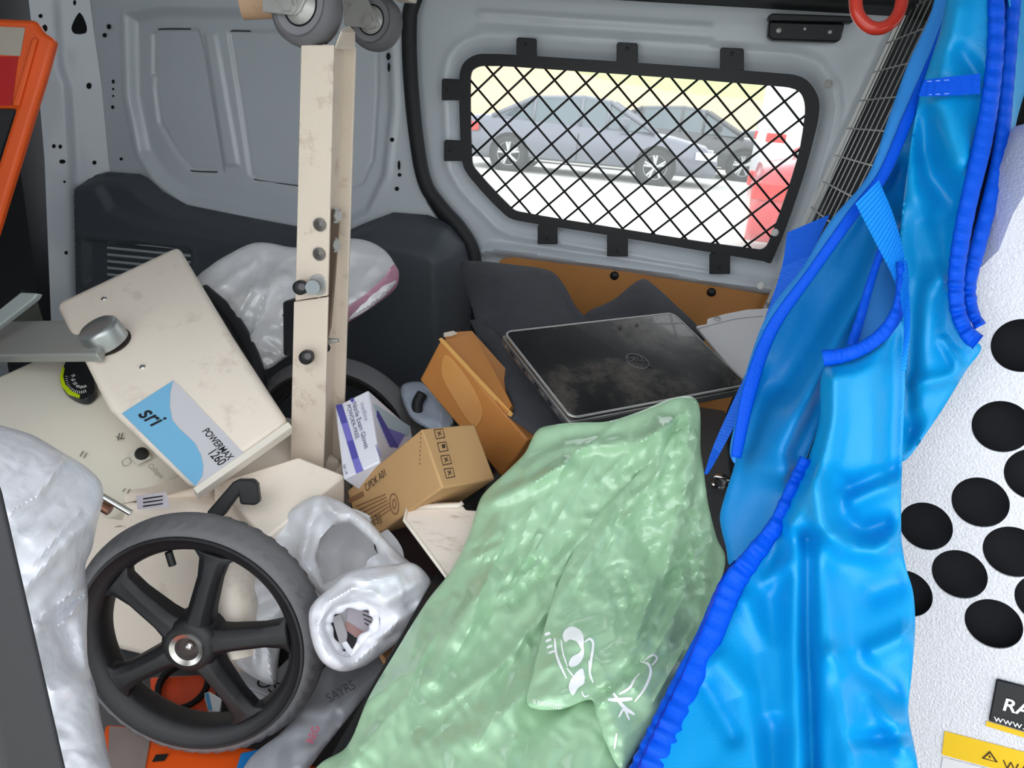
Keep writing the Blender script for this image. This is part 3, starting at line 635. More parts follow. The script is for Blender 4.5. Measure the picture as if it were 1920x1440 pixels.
# second orange patch under wheel hub
ob2 = thing('reflector_board', 'orange and red plastic reflector seen through the wheel spokes', 'reflector', (-.5, .9, 0))
b2 = Plane((-.5, .75, .07), (0, -.25, 1))
mk('board', prism([b2.hit(x, y) for x, y in [(280, 1268), (395, 1262), (410, 1320), (380, 1350), (290, 1330)]], (0, 0, -.05)), M('red_orange_plastic', (206, 70, 30), .45, var=.2, vs=20), ob2, bevel=.004)
mk('dark_collar', lathe([(.030, 0), (.036, 0), (.036, .012), (.030, .012)], b2.hit(345, 1290), (.1, -.4, 1), 26, True), HOLE, ob2, smooth=50)
# ---- lift mast
mst = thing('lift_mast', 'worn beige steel lift mast standing upright with grey castors at its top', 'lift mast', (-.48, .95, .29))
def on(x, y, Y): return onY(x, y, Y)
YM = .93
TLp, TRp, BRp, BLp = on(564, 84, YM), on(626, 84, YM), on(605, 930, YM), on(545, 930, YM)
def lerp(a, b, t): return a + (b - a) * t
ts = (515 - 84) / (930 - 84) + .0
sL, sR = lerp(TLp, BLp, ts + .005), lerp(TRp, BRp, ts - .006)
thk = np.array([0, .0045, 0]); dp = np.array([0, .058, 0])
mk('upper_face', hexa([TLp, TRp, sR, sL] + [p + thk for p in (TLp, TRp, sR, sL)]), BEIGE2, mst, bevel=.0012)
e = np.array([-.0015, -.0012, 0]); e2 = np.array([.0008, -.0012, 0]); g = np.array([0, 0, -.0012])
mk('lower_face', hexa([sL + e + g, sR + e2 + g, BRp + e2, BLp + e] + [p + thk for p in (sL + e + g, sR + e2 + g, BRp + e2, BLp + e)]), BEIGE2, mst, bevel=.0012)
inx = np.array([.004, 0, 0])
wy = np.array([.0006, .0047, 0])
mk('left_web', hexa([p + wy for p in (TLp, TLp + inx, BLp + inx, BLp)] + [p + dp for p in (TLp, TLp + inx, BLp + inx, BLp)]), BEIGE2, mst)
bw = [on(664, 92, YM + .058), on(660, 100, YM + .058)]
TRb, BRb = TRp + dp + np.array([.002, 0, .002]), BRp + dp + np.array([.004, 0, 0])
mk('rear_flange', hexa([TLp + dp, TRb, BRb, BLp + dp] + [p + thk for p in (TLp + dp, TRb, BRb, BLp + dp)]), BEIGE2, mst, bevel=.001)
fl0 = np.array([0, -.012, 0])
mk('inner_web', hexa([lerp(TRp, BRp, 0) + np.array([-.016, .004, 0]), lerp(TRp, BRp, 0) + np.array([-.013, .004, 0]), BRp + np.array([-.013, .004, 0]), BRp + np.array([-.016, .004, 0])] + [lerp(TRp, BRp, 0) + np.array([-.016, .058, 0]), lerp(TRp, BRp, 0) + np.array([-.013, .058, 0]), BRp + np.array([-.013, .058, 0]), BRp + np.array([-.016, .058, 0])]), BEIGE2, mst)
mk('top_gusset', hexa([on(628, 88, YM), on(665, 88, YM + .045), on(655, 48, YM + .045), on(640, 55, YM), on(628, 92, YM), on(666, 93, YM + .045), on(666, 60, YM + .05), on(640, 62, YM)]), BEIGE2, mst, bevel=.001)
mk('hinge_plate', hexa([on(614, 392, YM + .006), on(636, 392, YM + .05), on(622, 600, YM + .055), on(612, 640, YM + .006)] + [p + np.array([.002, 0, 0]) for p in (on(614, 392, YM + .006), on(636, 392, YM + .05), on(622, 600, YM + .055), on(612, 640, YM + .006))]), M('brown_steel', (112, 92, 76), .45, metal=.5, dirt=(60, 44, 34), dirt_amt=.6, ds=50), mst)
YAX = np.array([0, -1., 0])
for x, y in [(600, 421), (599, 476)]:
    k = mk('rivet', lathe([(.0085, 0), (.0088, .002), (.006, .0025), (.0055, .001), (.0025, .0015), (.0001, .003)], on(x, y, YM - .001), YAX, 20), M('rivet_grey', (112, 108, 104), .45, .7), mst, smooth=40)
for x, y in [(627, 404), (625, 459)]: bolt('hex_nut', on(x, y, YM + .03), (.9, -.4, .1), .0075, .008, STEEL, mst)
pl_ = mk('latch_plate', prism([on(x, y, YM - .002) for x, y in cr([(582, 520), (596, 514), (608, 522), (609, 548), (598, 554), (584, 548), (580, 534)], 4, True)], (0, .003, 0)), STEEL, mst, bevel=.0008)
mk('latch_stud', cyl(on(588, 537, YM), on(586, 539, YM - .022), .0095, 18), M('stud_grey', (120, 126, 128), .4, .8), pl_, smooth=40)
for x, y, yy in [(566, 538, .024), (577, 668, .02)]:
    k = mk('plunger_knob', lathe([(.0001, .014), (.006, .014), (.0095, .011), (.010, .002), (.0065, 0), (.0065, -.03)], on(x, y, YM - .012), nrm((.2, -1, .1)), 24), M('black_knob', (22, 22, 24), .45), mst, smooth=45)
    mk('knob_cap', cyl(on(x, y, YM - .0255), on(x, y, YM - .0275), .0045, 14), M('knob_cap_grey', (70, 66, 70), .4), k)
mk('knob_bracket', prism([on(x, y, YM - .001) for x, y in [(569, 660), (588, 658), (589, 676), (584, 690), (574, 690)]], (0, .003, 0)), STEEL, mst)
mk('side_pin', cyl(on(606, 640, YM + .02), on(634, 638, YM + .02), .005, 12, .003), STEEL, mst, smooth=40)
mk('side_bolt', ball(on(611, 652, YM + .02), .0065, 10), BLK, mst, smooth=180)
mk('foot_block', hexa([on(500, 940, .86), on(566, 930, .86), on(560, 1010, .86), on(488, 1010, .86), on(505, 925, .95), on(600, 915, .95), on(600, 1000, .95), on(500, 1000, .95)]), BEIGE2, mst, bevel=.003)
mk('stay_tube', tube([on(596, 930, .90), on(640, 884, .96), on(655, 860, 1.0)], .0085, 12), BEIGE2, mst, smooth=180)
mk('foot_gusset', hexa([on(606, 905, .94), on(648, 878, .98), on(648, 985, .98), on(606, 990, .94)] + [p + np.array([0, .02, 0]) for p in (on(606, 905, .94), on(648, 878, .98), on(648, 985, .98), on(606, 990, .94))]), BEIGE, mst, bevel=.002)
def castor(par, c, ax, r, fork, bpx, lab):
    ax = nrm(ax); c = np.array(c)
    wgt = mk('castor_wheel', lathe([(r * .52, -.013), (r * .74, -.015), (r * .84, -.0175), (r * .97, -.012), (r, -.004), (r, .004), (r * .97, .012), (r * .84, .0175), (r * .74, .015), (r * .52, .013)], c, ax, 48, True), M('castor_grey_rubber', (104, 103, 106), .65, var=.08, vs=30), par, smooth=50)
    mk('wheel_ring', lathe([(r * .54, .0135), (r * .75, .0158), (r * .75, .0150), (r * .54, .0125)], c, ax, 48, True), M('castor_grey_plastic', (136, 135, 140), .5), wgt, smooth=40)
    mk('dust_gap', lathe([(r * .48, .0138), (r * .535, .0138), (r * .535, .0125), (r * .48, .0125)], c, ax, 40, True), HOLE, wgt)
    mk('hub_cone', lathe([(r * .50, .013), (r * .40, .019), (r * .22, .024), (.001, .025)], c, ax, 36), STEEL, wgt, smooth=60)
    mk('fork', prism(fork, -ax * .004), STEEL, par, bevel=.001)
    bolt('axle_bolt', bpx, ax, .0075, .008, STEEL, par)
c1 = at(576, 16, .93); a1 = nrm((-.18, -.97, .16)); P1 = Plane(c1 + a1 * .026, a1)
castor(mst, c1, a1, .0455, [P1.hit(x, y) for x, y in [(488, -60), (600, -70), (562, 20), (552, 28), (492, 22)]], P1.hit(546, 12), 1)
c2 = at(704, 42, 1.14); a2 = nrm((-.12, -.98, .14)); P2 = Plane(c2 + a2 * .028, a2)
castor(mst, c2, a2, .0405, [P2.hit(x, y) for x, y in [(642, -40), (668, -40), (705, 30), (712, 48), (700, 52), (645, 48)]], P2.hit(695, 41), 2)
mk('tube_end', lathe([(.017, 0), (.020, .001), (.020, .07), (.017, .07)], at(452, 6, .99), nrm((.9, .3, .12)), 28, True), M('rusty_beige', (186, 150, 120), .55, dirt=(110, 66, 44), dirt_amt=.8, ds=40), mst, smooth=50)
mk('castor_crossbar', obox(at(520, -40, 1.0), AX, (.24, .03, .03)), BEIGE2, mst, bevel=.003)
mk('castor_crossbar', obox((on(650, -30, YM + .03) + np.array([0, .06, .02])), AX, (.03, .3, .03)), BEIGE2, mst, bevel=.003)
# ---- powered lift unit with the blue and grey sticker
pw = thing('lift_motor_box', 'beige metal motor box with a blue sri sticker resting on the lift base', 'motor box', (-.68, .92, .33))
T0, T1, T3, B0 = at(103, 568, 1.19), at(335, 459, 1.31), at(203, 768, 1.02), at(366, 922, .985)
T2 = plane3(T0, T1, T3).hit(438, 630); B1 = plane3(T3, T2, B0).hit(546, 795)
bk = nrm((-.55, .8, -.5)) * .08
ft = nrm(np.cross(T1 - T0, T3 - T0)); 
V = [T0, T1, T2, T3, B1, B0] + [p + bk for p in (T0, T1, T2, T3, B1, B0)]
Fc = [[0, 3, 2, 1], [3, 5, 4, 2], [1, 2, 8, 7], [2, 4, 10, 8], [0, 6, 9, 3], [3, 9, 11, 5], [0, 1, 7, 6], [5, 11, 10, 4], [6, 7, 8, 9], [9, 8, 10, 11]]
mk('casing', (V, Fc), BEIGE, pw, bevel=.014, seg=6)
FPL = plane3(T3, T2, B0); TPL = plane3(T0, T1, T3)
mk('base_lip', prism([FPL.hit(x, y, .002) for x, y in [(362, 915), (540, 790), (548, 800), (370, 925)]], -FPL.n * .02), M('pale_edge', (236, 228, 214), .4), pw, bevel=.001)
decal('sticker', FPL, [(228, 775), (326, 712), (458, 851), (366, 912)], M('sticker_grey', (206, 204, 208), .4), pw, off=.0006)
decal('blue_field', FPL, [(229, 775), (324, 714), (319, 735), (318, 762), (323, 788), (338, 806), (352, 818), (366, 832), (376, 852), (381, 872), (379, 892), (366, 911)], M('sticker_blue', (120, 182, 218), .4), pw, off=.0014)
text('lettering', 'sri', FPL, (258, 778), (289, 803), INK, pw, off=.0022, ys=1.15, shear=.25, bold=.015)
text('lettering', 'POWERMAX', FPL, (379, 809), (428, 864), INK, pw, off=.0016, ys=1.35, bold=.012)
text('lettering', '1260', FPL, (390, 851), (411, 874), INK, pw, off=.0016, ys=1.35, bold=.012)
for x, y in [(195, 560), (267, 688)]: mk('screw', ball(TPL.hit(x, y, .0005), .0048, 14, .55, TPL.n), CHROME, pw, smooth=180)
kc = TPL.hit(203, 640, .004); kn = nrm(TPL.n + np.array([-.35, -.1, .15]))
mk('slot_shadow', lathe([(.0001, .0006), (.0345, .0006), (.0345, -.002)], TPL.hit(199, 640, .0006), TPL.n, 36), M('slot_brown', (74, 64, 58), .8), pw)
hub = mk('hub_cap', lathe([(.001, .030), (.024, .0295), (.0285, .026), (.0295, .022), (.0295, -.002)], kc, kn, 44), ALU, pw, smooth=40, label='round satin aluminium hub cap')
ka = Plane(kc + kn * .012, kn)
ar = [ka.hit(x, y) for x, y in [(-160, 606), (165, 598), (185, 612), (190, 640), (180, 664), (-160, 668)]]
mk('lever_arm', prism(ar, -kn * .016), M('satin_grey_arm', (158, 160, 154), .4, metal=.15), pw, bevel=.003)
a2p = [at(x, y, 1.16) for x, y in [(-40, 610), (38, 548), (70, 550), (64, 560), (8, 604), (-40, 640)]]
mk('rear_arm', prism(a2p, nrm((0, .8, -.3)) * .012), M('satin_grey_arm2', (150, 158, 156), .4, metal=.15), pw, bevel=.002)
# ---- control box with angle gauge
cb = thing('control_box', 'beige control box with a black and lime angle gauge under the motor box', 'control box', (-.8, .85, .2))
c0, c1_, c2_, c3 = at(-70, 735, 1.17), at(215, 605, 1.29), at(330, 730, 1.18), at(60, 870, 1.05)
d2_, d3 = at(420, 830, 1.17), at(200, 975, 1.04)
bk = np.array([.0, .10, -.07])
V = [c0, c1_, c2_, c3, d2_, d3] + [p + bk for p in (c0, c1_, c2_, c3, d2_, d3)]
mk('casing', (V, Fc), M('beige_grey_enamel', (228, 221, 206), .42, var=.03, vs=6), cb, bevel=.008, seg=4)
CT = plane3(c0, c1_, c3); CF = plane3(c3, c2_, d3)
gd = CT.hit(150, 712, .004)
ga_ = [(112, 708), (118, 690), (125, 676), (160, 672), (178, 728), (164, 746), (148, 747), (128, 738), (116, 726)]
mk('gauge_body', prism([CT.hit(x, y, .007) for x, y in cr(ga_, 4, True)], -CT.n * .012), M('gauge_black', (26, 28, 34), .35), cb, bevel=.001)
lime = [(118, 686), (112, 706), (115, 724), (128, 739), (148, 746), (150, 741), (134, 733), (122, 720), (118, 705), (121, 690)]
decal('gauge_scale', CT, lime, M('lime_plastic', (200, 226, 20), .3), cb, off=.008, th=.001)
for i in range(15):
    a = math.radians(150 + i * 11 - 30); cx, cy = 150, 708
    p = [(cx + 24 * math.cos(a) * 1.0, cy - 26 * math.sin(-a) * -1), (cx + (27 + 2 * (i % 2)) * math.cos(a), cy - (29 + 2 * (i % 2)) * math.sin(-a) * -1)]
    x0, y0 = cx + 22 * math.cos(math.radians(185 - i * 8)), cy + 24 * math.sin(math.radians(185 - i * 8) - 0) if 0 else cy + 22 * math.sin(math.radians(15 + i * 11)) 
    th = math.radians(185 - i * 8.5); x0, y0 = cx + 23 * math.cos(th), cy + 25 * math.sin(th); x1, y1 = cx + 28 * math.cos(th), cy + 30 * math.sin(th)
    stroke('gauge_tick', CT, [(x0, y0), ((x0 + x1) / 2, (y0 + y1) / 2), (x1, y1)], .0005, WPRINT, cb, off=.0078)
for i, sx in enumerate(['70', '60', '50', '40', '30', '20']):
    th = math.radians(188 - i * 24); x, y = cx + 16 * math.cos(th), cy + 19 * math.sin(th); text('lettering', sx, CT, (x - 2.4, y - 1), (x + 2.2, y + 2), WPRINT, cb, off=.0078)
PRI = M('grey_print', (96, 92, 84), .6)
for pts in ([(218, 818), (226, 823), (230, 812)], [(226, 823), (234, 822)], [(224, 812), (221, 826)], [(150, 856), (156, 846)], [(157, 859), (163, 849)], [(230, 922), (235, 916)], [(239, 925), (244, 917)]):
    stroke('printed_mark', CF, pts, .0007, PRI, cb, off=.001)
sqq = [(228, 866), (240, 858), (246, 866), (234, 874), (228, 866)]
stroke('printed_mark', CF, sqq, .0004, PRI, cb, off=.001)
decal('knob_plate', CF, [(240, 850), (264, 836), (284, 858), (258, 872)], M('knob_plate', (216, 212, 200), .4), cb, off=.001, th=.001)
mk('push_knob', lathe([(.0001, .007), (.0085, .006), (.0098, .002), (.0098, -.002)], CF.hit(266, 852, .001), CF.n, 26), M('black_knob', (22, 22, 24), .45), cb, smooth=50)
text('lettering', 'Collapse', CF, (276, 874), (302, 898), M('pale_print', (160, 156, 148), .6), cb, off=.001, ys=1.3)
# ---- orange warning board top left
wb = thing('barrier_board', 'tall orange plastic barrier board with red and grey reflectors leaning at the left', 'barrier', tuple(at(-40, 560, 1.15)))
WB = Plane(at(40, 200, 1.12), nrm((.35, -.9, .12)))
mk('frame', prism([WB.hit(x, y) for x, y in [(-90, 30), (66, 37), (76, 58), (102, 74), (84, 140), (-8, 440), (-70, 640), (-120, 640), (-40, 420), (29, 203), (-90, 200)]], -WB.n * .022), ORANGE, wb, bevel=.006)
decal('grey_reflector', WB, [(5, 50), (47, 52), (38, 105), (0, 103), (-30, 100), (-30, 48)], M('grey_reflector2', (168, 160, 148), .35), wb, off=.001)
decal('red_reflector', WB, [(-60, 106), (34, 106), (22, 198), (-60, 198)], M('red_reflector', (176, 26, 28), .3), wb, off=.001)
mk('inner_ridge', prism([WB.hit(x, y, .006) for x, y in [(60, 70), (70, 72), (35, 200), (22, 198)]], -WB.n * .006), ORANGE, wb, bevel=.002)
mk('dark_inner', prism([WB.hit(x, y, -.014) for x, y in [(-90, 200), (29, 203), (-12, 330), (-90, 330)]], -WB.n * .004), BLK, wb)
# yellow reflector on rear door and brush
yr = thing('round_reflector', 'round yellow reflector in a black ring on the rear door', 'reflector', tuple(onX(27, 535, -1.58)))
mk('ring', lathe([(.0001, .003), (.026, .003), (.026, -.003)], onX(27, 535, -1.592), (1, 0, 0), 30), BLK, yr)
mk('lens', lathe([(.0001, .006), (.016, .005), (.019, .003)], onX(27, 535, -1.592), (1, 0, 0), 30), M('amber_lens', (236, 168, 20), .3), yr, smooth=60)
br = thing('hand_brush', 'grey brush with upright bristles behind the silver arms', 'brush', tuple(at(45, 605, 1.3)))
mk('brush_head', hexa([at(18, 610, 1.28), at(85, 612, 1.28), at(70, 562, 1.3), at(36, 556, 1.3), at(18, 610, 1.33), at(85, 612, 1.33), at(70, 562, 1.35), at(36, 556, 1.35)]), M('brush_grey', (74, 76, 70), .8, var=.2, vs=40), br, bevel=.004)
bs_ = []
for i in range(30):
    x = 38 + i; bs_.append(tube([at(x, 562 - (i % 3), 1.31), at(x + 4 + random.uniform(-4, 4), 546 + i * .35 + random.uniform(-4, 4), 1.32)], .0005, 4))
mk('bristles', merge(*bs_), M('bristle_dark', (50, 52, 44), .8), br, kind='stuff')
# ---- spoked wheel in front
def spoked_wheel(label, c, nn, Rt, spoke_dirs, group=None, rimmat=None):
    t = thing('spoked_wheel', label, 'wheel', tuple(c - np.array([0, 0, Rt])), group); k = Rt / .155; u, v = perp(nn)
    prof = []
    for i in range(15):
        a = math.pi * (-.30 + 1.6 * i / 14.) - math.pi / 2 + math.pi * .0
    for i in range(17):
        a = math.radians(-125 + 250 * i / 16); prof.append((.1375 * k + .0175 * k * math.cos(a), -.012 * k + .0265 * k * math.sin(a)))
    N_ = 192
    def mod(kk, i, r, h):
        if 4 <= i <= 12:
            blk = (kk // 2 + (i // 3)) % 2
            if abs(i - 8) >= 2: r -= .0024 * k * (1 if blk else 0)
            if i in (6, 10): r -= .0012
        return r, h
    mk('tyre', lathe(prof, c, nn, N_, True, mod), TYRE, t, smooth=40)
    rp = [(.1375, .014), (.1365, .0165), (.1335, .0165), (.131, .013), (.124, .009), (.118, .005), (.1145, -.002), (.1145, -.024), (.118, -.030), (.129, -.036), (.1375, -.036)]
    rim = mk('rim', lathe([(a * k, b * k) for a, b in rp], c, nn, 96, True), WHEELP, t, smooth=35)
    for d in spoke_dirs:
        d = nrm(d - nn * (d @ nn)); s_ = np.cross(nn, d); ring = []
        def sec(r, w_, h0, h1): return [c + d * r * k + s_ * sgn * w_ * k + nn * h * k for sgn, h in ((-1, -.012), (-1, h0), (-.42, h1), (.42, h1), (1, h0), (1, -.012))]
        S_ = [sec(.020, .0185, .012, .020), sec(.045, .0145, .008, .018), (sec(.085, .0135, .005, .013)), sec(.108, .0165, .005, .011), sec(.1165, .026, .004, .008)]
        V = [p for q in S_ for p in q]; Fc_ = []
        for i in range(4):
            for j in range(6): Fc_.append([i * 6 + j, i * 6 + (j + 1) % 6, (i + 1) * 6 + (j + 1) % 6, (i + 1) * 6 + j])
        mk('spoke', (V, Fc_ + [list(range(6))[::-1], list(range(24, 30))]), WHEELP, t, bevel=.0018 * k)
    hb_ = mk('hub', lathe([(.0001, .020), (.026, .020), (.032, .016), (.035, .006), (.035, -.015), (.0001, -.015)] if 0 else [(.0205, .016), (.0205, .022), (.028, .021), (.034, .014), (.036, -.016), (.0205, -.016)], c, nn, 44, True), WHEELP, t, smooth=45)
    mk('bearing_ring', lathe([(.0145 * k, .022 * k), (.0200 * k, .0245 * k), (.0215 * k, .022 * k), (.0215 * k, .010 * k), (.0145 * k, .010 * k)], c, nn, 40, True), M('worn_chrome', (196, 192, 188), .25, .95, dirt=(90, 84, 80), dirt_amt=.6, ds=120), t, smooth=45)
    mk('hub_well', lathe([(.0001, .012), (.0148, .012)], c, nn, 30), M('hub_brown', (70, 58, 56), .5), t)
    mk('axle_end', ball(c + nn * .014, .0058, 14, .9, nn), CHROME, t, smooth=180)
    return t, rim
wc = np.array([-.4838, .6609, .2581]); wn = nrm((.16, -.975, .15)); WP = Plane(wc, wn); hubw = WP.hit(345, 1220)
dirs = [WP.hit(x, y) - hubw for x, y in [(386, 1045), (552, 1208), (438, 1352), (232, 1280), (186, 1100)]]
wc = WP.hit(366, 1199); wht, rim_ = spoked_wheel('black five spoke wheel with grey tyre standing in front of the beige base', wc, wn, .155, dirs)
sv = WP.hit(316, 1035) ; mk('valve_stem', cyl(sv, sv + nrm(wc - sv) * .017, .0045, 14), BLK, wht, smooth=40)
w2c = at(622, 842, 1.30); spoked_wheel('grey tyred wheel half hidden behind the beige mast and glove box', w2c, nrm((.12, -.98, .10)), .158, [np.array([math.cos(a), 0, math.sin(a)]) for a in np.arange(.5, 6.7, 2 * math.pi / 5)])
# ---- dark grey case under the green bag
cs = thing('equipment_case', 'dark grey flat topped case with a chrome lock under the green bag', 'case', (-.04, .95, 0))
CASEM = M('dark_grey_case', (74, 73, 74), .6, bump=.1, bs=200, var=.05)
mk('case_body', box(-.222, .142, .40, 1.50, 0, .330), CASEM, cs, bevel=.004)
mk('edge_rail', box(-.228, -.214, .40, 1.20, .316, .3335), BLK, cs, bevel=.002)
lk = onZ(1350, 912, .3305)
mk('lock', lathe([(.0001, .018), (.0095, .018), (.0125, .016), (.0125, .0135), (.0105, .013), (.0105, .004), (.0135, .003), (.0135, 0)], lk, (0, 0, 1), 28), CHROME, cs, smooth=40, label='round chrome key lock')
mk('key_slot', box(lk[0] - .004, lk[0] + .004, lk[1] - .001, lk[1] + .001, lk[2] + .0175, lk[2] + .0183), INK, cs)
# ---- cartons
def face_plane(c, ax, dims, i, sg): n = np.array(ax[i], float) * sg; return Plane(np.array(c) + n * dims[i] / 2, n)
gc, gax, gdm = (-.3839, .9616, .3794), [(.8317, .1651, .5301), (.4546, -.7507, -.4795), (.3187, .6397, -.6994)], (.0586, .1285, .1249)
gx_ = thing('glove_box', 'white and purple box of nitrile exam gloves beside the beige mast', 'box', gc)
mk('carton', obox(gc, gax, gdm), M('white_carton', (226, 226, 236), .5, var=.02), gx_, bevel=.0025)
GF = face_plane(gc, gax, gdm, 2, -1); GS = face_plane(gc, gax, gdm, 0, 1)
PUR = M('purple_print', (122, 118, 200), .5); PUR2 = M('deep_purple_print', (84, 82, 170), .5)
bandp = [((629, 760), (641, 757)), ((640, 795), (652, 792)), ((650, 828), (662, 825)), ((660, 862), (672, 858)), ((668, 888), (681, 882))]
for i in range(4):
    (a, b), (c_, d_) = bandp[i], bandp[i + 1]; decal('purple_band', GF, [a, b, d_, c_], (PUR2, PUR)[i % 2], gx_, off=.0006)
GINK = M('violet_grey_ink', (92, 92, 124), .6)
text('lettering', 'Nitrile Exam Gloves', GF, (660, 757), (684, 842), GINK, gx_, off=.0008, ys=1.0)
text('lettering', 'POWDER-FREE', GF, (650, 761), (667, 824), GINK, gx_, off=.0008, ys=.9)
text('lettering', 'medline', GF, (675, 757), (684, 790), M('pale_ink', (168, 168, 190), .6), gx_, off=.0008, ys=.9)
text('lettering', 'medium', GF, (703, 836), (712, 858), PUR2, gx_, off=.0008)
text('lettering', 'lot 14', GF, (643, 873), (647, 890), GINK, gx_, off=.0008)
decal('purple_mark', GF, cr([(656, 749), (661, 746), (664, 750), (660, 754)], 4, True), PUR2, gx_, off=.0006)
decal('teal_panel', GS, [(700, 756), (770, 800), (765, 818), (712, 800)], M('pale_teal_print', (178, 200, 210), .5), gx_, off=.0006)
for i in range(4): decal('purple_ray', GS, [(706, 770 + i * 3), (709, 770 + i * 3), (748 - i * 4, 838), (744 - i * 4, 838)], PUR2, gx_, off=.001)
decal('purple_side', GS, [(722, 800), (760, 815), (745, 840), (728, 830)], PUR, gx_, off=.0008)
cax, cdm = [(-.5338, .4959, .6849), (.5611, .8137, -.1518), (-.6326, .3032, -.7126)], (.0816, .0894, .205)
cc = tuple(np.array((-.285, .8848, .3917)) + np.array(cax[2]) * .0225)
cx_ = thing('cardboard_box', 'tan cardboard box printed with handling symbols, in front of the longer orange brown box', 'box', cc)
mk('carton', obox(cc, cax, cdm), CARD, cx_, bevel=.0025)
CL = face_plane(cc, cax, cdm, 1, -1); CR_ = face_plane(cc, cax, cdm, 2, -1)
BINK = M('brown_black_ink', (62, 44, 32), .7); BINK2 = M('faded_brown_ink', (134, 96, 64), .7)
text('lettering', 'C/PDK A01', CL, (687, 922), (724, 892), BINK, cx_, ys=1.25)
text('lettering', '013))', CL, (698, 990), (716, 976), BINK, cx_, ys=1.3)
decal('printed_bar', CL, [(652, 935), (680, 921), (682, 930), (654, 944)], BINK2, cx_)
for i in range(6): decal('printed_line', CL, [(668 + i * 4, 948 + i * 7), (722 + i * 2, 926 + i * 5.6), (722 + i * 2, 928 + i * 5.6), (668 + i * 4, 950.5 + i * 7)], BINK2, cx_)
st = [CL.hit(739 + 8 * math.cos(a) + 2 * math.sin(a), 945 + 19 * math.sin(a), .0006) for a in np.arange(0, 6.28, .3)]
mk('printed_seal', tube(st, .0012, 6, True, .25, CL.n), BINK2, cx_)
st2 = [CL.hit(739 + 3 * math.cos(a), 945 + 9 * math.sin(a), .0006) for a in np.arange(0, 6.28, .4)]
mk('printed_seal', tube(st2, .0012, 6, True, .25, CL.n), BINK2, cx_)
for i in range(4):
    x, y = 823 + i * 6.3, 812 + i * 24.5
    q = [(x - 9, y - 6), (x + 7, y - 8), (x + 11, y + 8), (x - 5, y + 11)]
    mk('handling_symbol', tube([CR_.hit(a, b, .0005) for a, b in q], .0008, 4, True, .3, CR_.n), BINK, cx_)
    if i == 1: decal('symbol_mark', CR_, [(x - 1, y - 3), (x + 5, y - 4), (x + 6, y + 3), (x + 1, y + 4)], BINK, cx_)
    else: stroke('symbol_mark', CR_, [(x - 3, y - 2), (x + 2, y + 1), (x + 5, y + 3)], .0008, BINK, cx_); stroke('symbol_mark', CR_, [(x + 3, y - 4), (x + 1, y + 1), (x - 1, y + 6)], .0006, BINK, cx_)
for i in range(8): stroke('stitch_mark', CL, [(789 - .3 * i, 812 + i * 8), (788.6 - .3 * i, 815 + i * 8)], .0006, BINK, cx_)
oc, oax, odm = (-.2452, 1.0395, .4535), [(.7766, -.396, -.49), (-.4264, .2422, -.8715), (.4638, .8857, .0193)], (.2064, .0883, .0713)
oc = tuple(np.array(oc) + nrm(np.array(oc) - C) * .012)
ox = thing('cardboard_box', 'long orange brown cardboard box taped along its edge leaning by the laptop', 'box', oc)
mk('carton', obox(oc, oax, odm), CARD2, ox, bevel=.003)
OF_ = face_plane(oc, oax, odm, 2, -1); OT = face_plane(oc, oax, odm, 1, -1)
TAPE = M('glossy_packing_tape', (214, 152, 84), .22, coat=.5)
decal('packing_tape', OF_, [(836, 665), (870, 700), (905, 770), (890, 800), (850, 745), (828, 700)], TAPE, ox, off=.0006, curve=True)
decal('edge_tape', OF_, [(822, 636), (828, 633), (962, 776), (957, 783)], M('pale_tape', (224, 170, 96), .3), ox, off=.0008)
fp = plane3(at(832, 630, 1.165), at(887, 620, 1.195), at(955, 770, 1.085))
mk('flap', prism([fp.hit(x, y) for x, y in [(832, 628), (850, 622), (886, 620), (925, 690), (961, 760), (950, 774)]], -fp.n * .003), CARD2, ox, bevel=.0008)
text('lettering', 'M29', OF_, (909, 866), (928, 892), BINK, ox, ys=.8)
mk('torn_tape', prism([fp.hit(x, y, .002) for x, y in [(832, 624), (850, 620), (858, 625), (846, 630), (832, 631)]], -fp.n * .001), M('torn_white', (214, 200, 184), .5), ox)
# ---- laptop
lc, lax, ldm = np.array((-.0498, 1.0948, .5259)), [np.array((.7166, .6973, .0161)), np.array((.6612, -.6718, -.3341)), np.array((-.2221, .2501, -.9424))], (.3278, .1905, .0206)
lt = thing('laptop', 'closed black laptop with a dusty glossy lid on dark grey felt', 'laptop', tuple(lc))
LID = M('dusty_glossy_black', (30, 30, 31), .26, var=.4, vs=9, dirt=(112, 104, 96), dirt_amt=.55, ds=8, dlo=.46, coat=.3)
mk('base', obox(lc + lax[2] * .0045, lax, (ldm[0], ldm[1], .012)), M('laptop_base_grey', (84, 84, 86), .4, metal=.4), lt, bevel=.003)
mk('edge_trim', obox(lc - lax[2] * .003, lax, (ldm[0] + .001, ldm[1] + .001, .0030)), M('laptop_silver', (178, 176, 172), .3, metal=.7), lt, bevel=.001)
lid_l = []
for sx, sy in ((-1, -1), (1, -1), (1, 1), (-1, 1)):
    for a in np.linspace(0, math.pi / 2, 5):
        b = {(-1, -1): math.pi, (1, -1): 1.5 * math.pi, (1, 1): 0, (-1, 1): .5 * math.pi}[(sx, sy)] + a
        lid_l.append(lc - lax[2] * .0115 + lax[0] * (sx * (ldm[0] / 2 - .012) + .012 * math.cos(b)) + lax[1] * (sy * (ldm[1] / 2 - .012) + .012 * math.sin(b)))
mk('lid', prism(lid_l, lax[2] * .0072), LID, lt, bevel=.0016)
mk('lid_border', tube([p + lax[2] * .001 for p in lid_l], .0019, 6, True), M('laptop_silver', (178, 176, 172)), lt, smooth=180)
LP = Plane(lc - lax[2] * .0115, -lax[2])
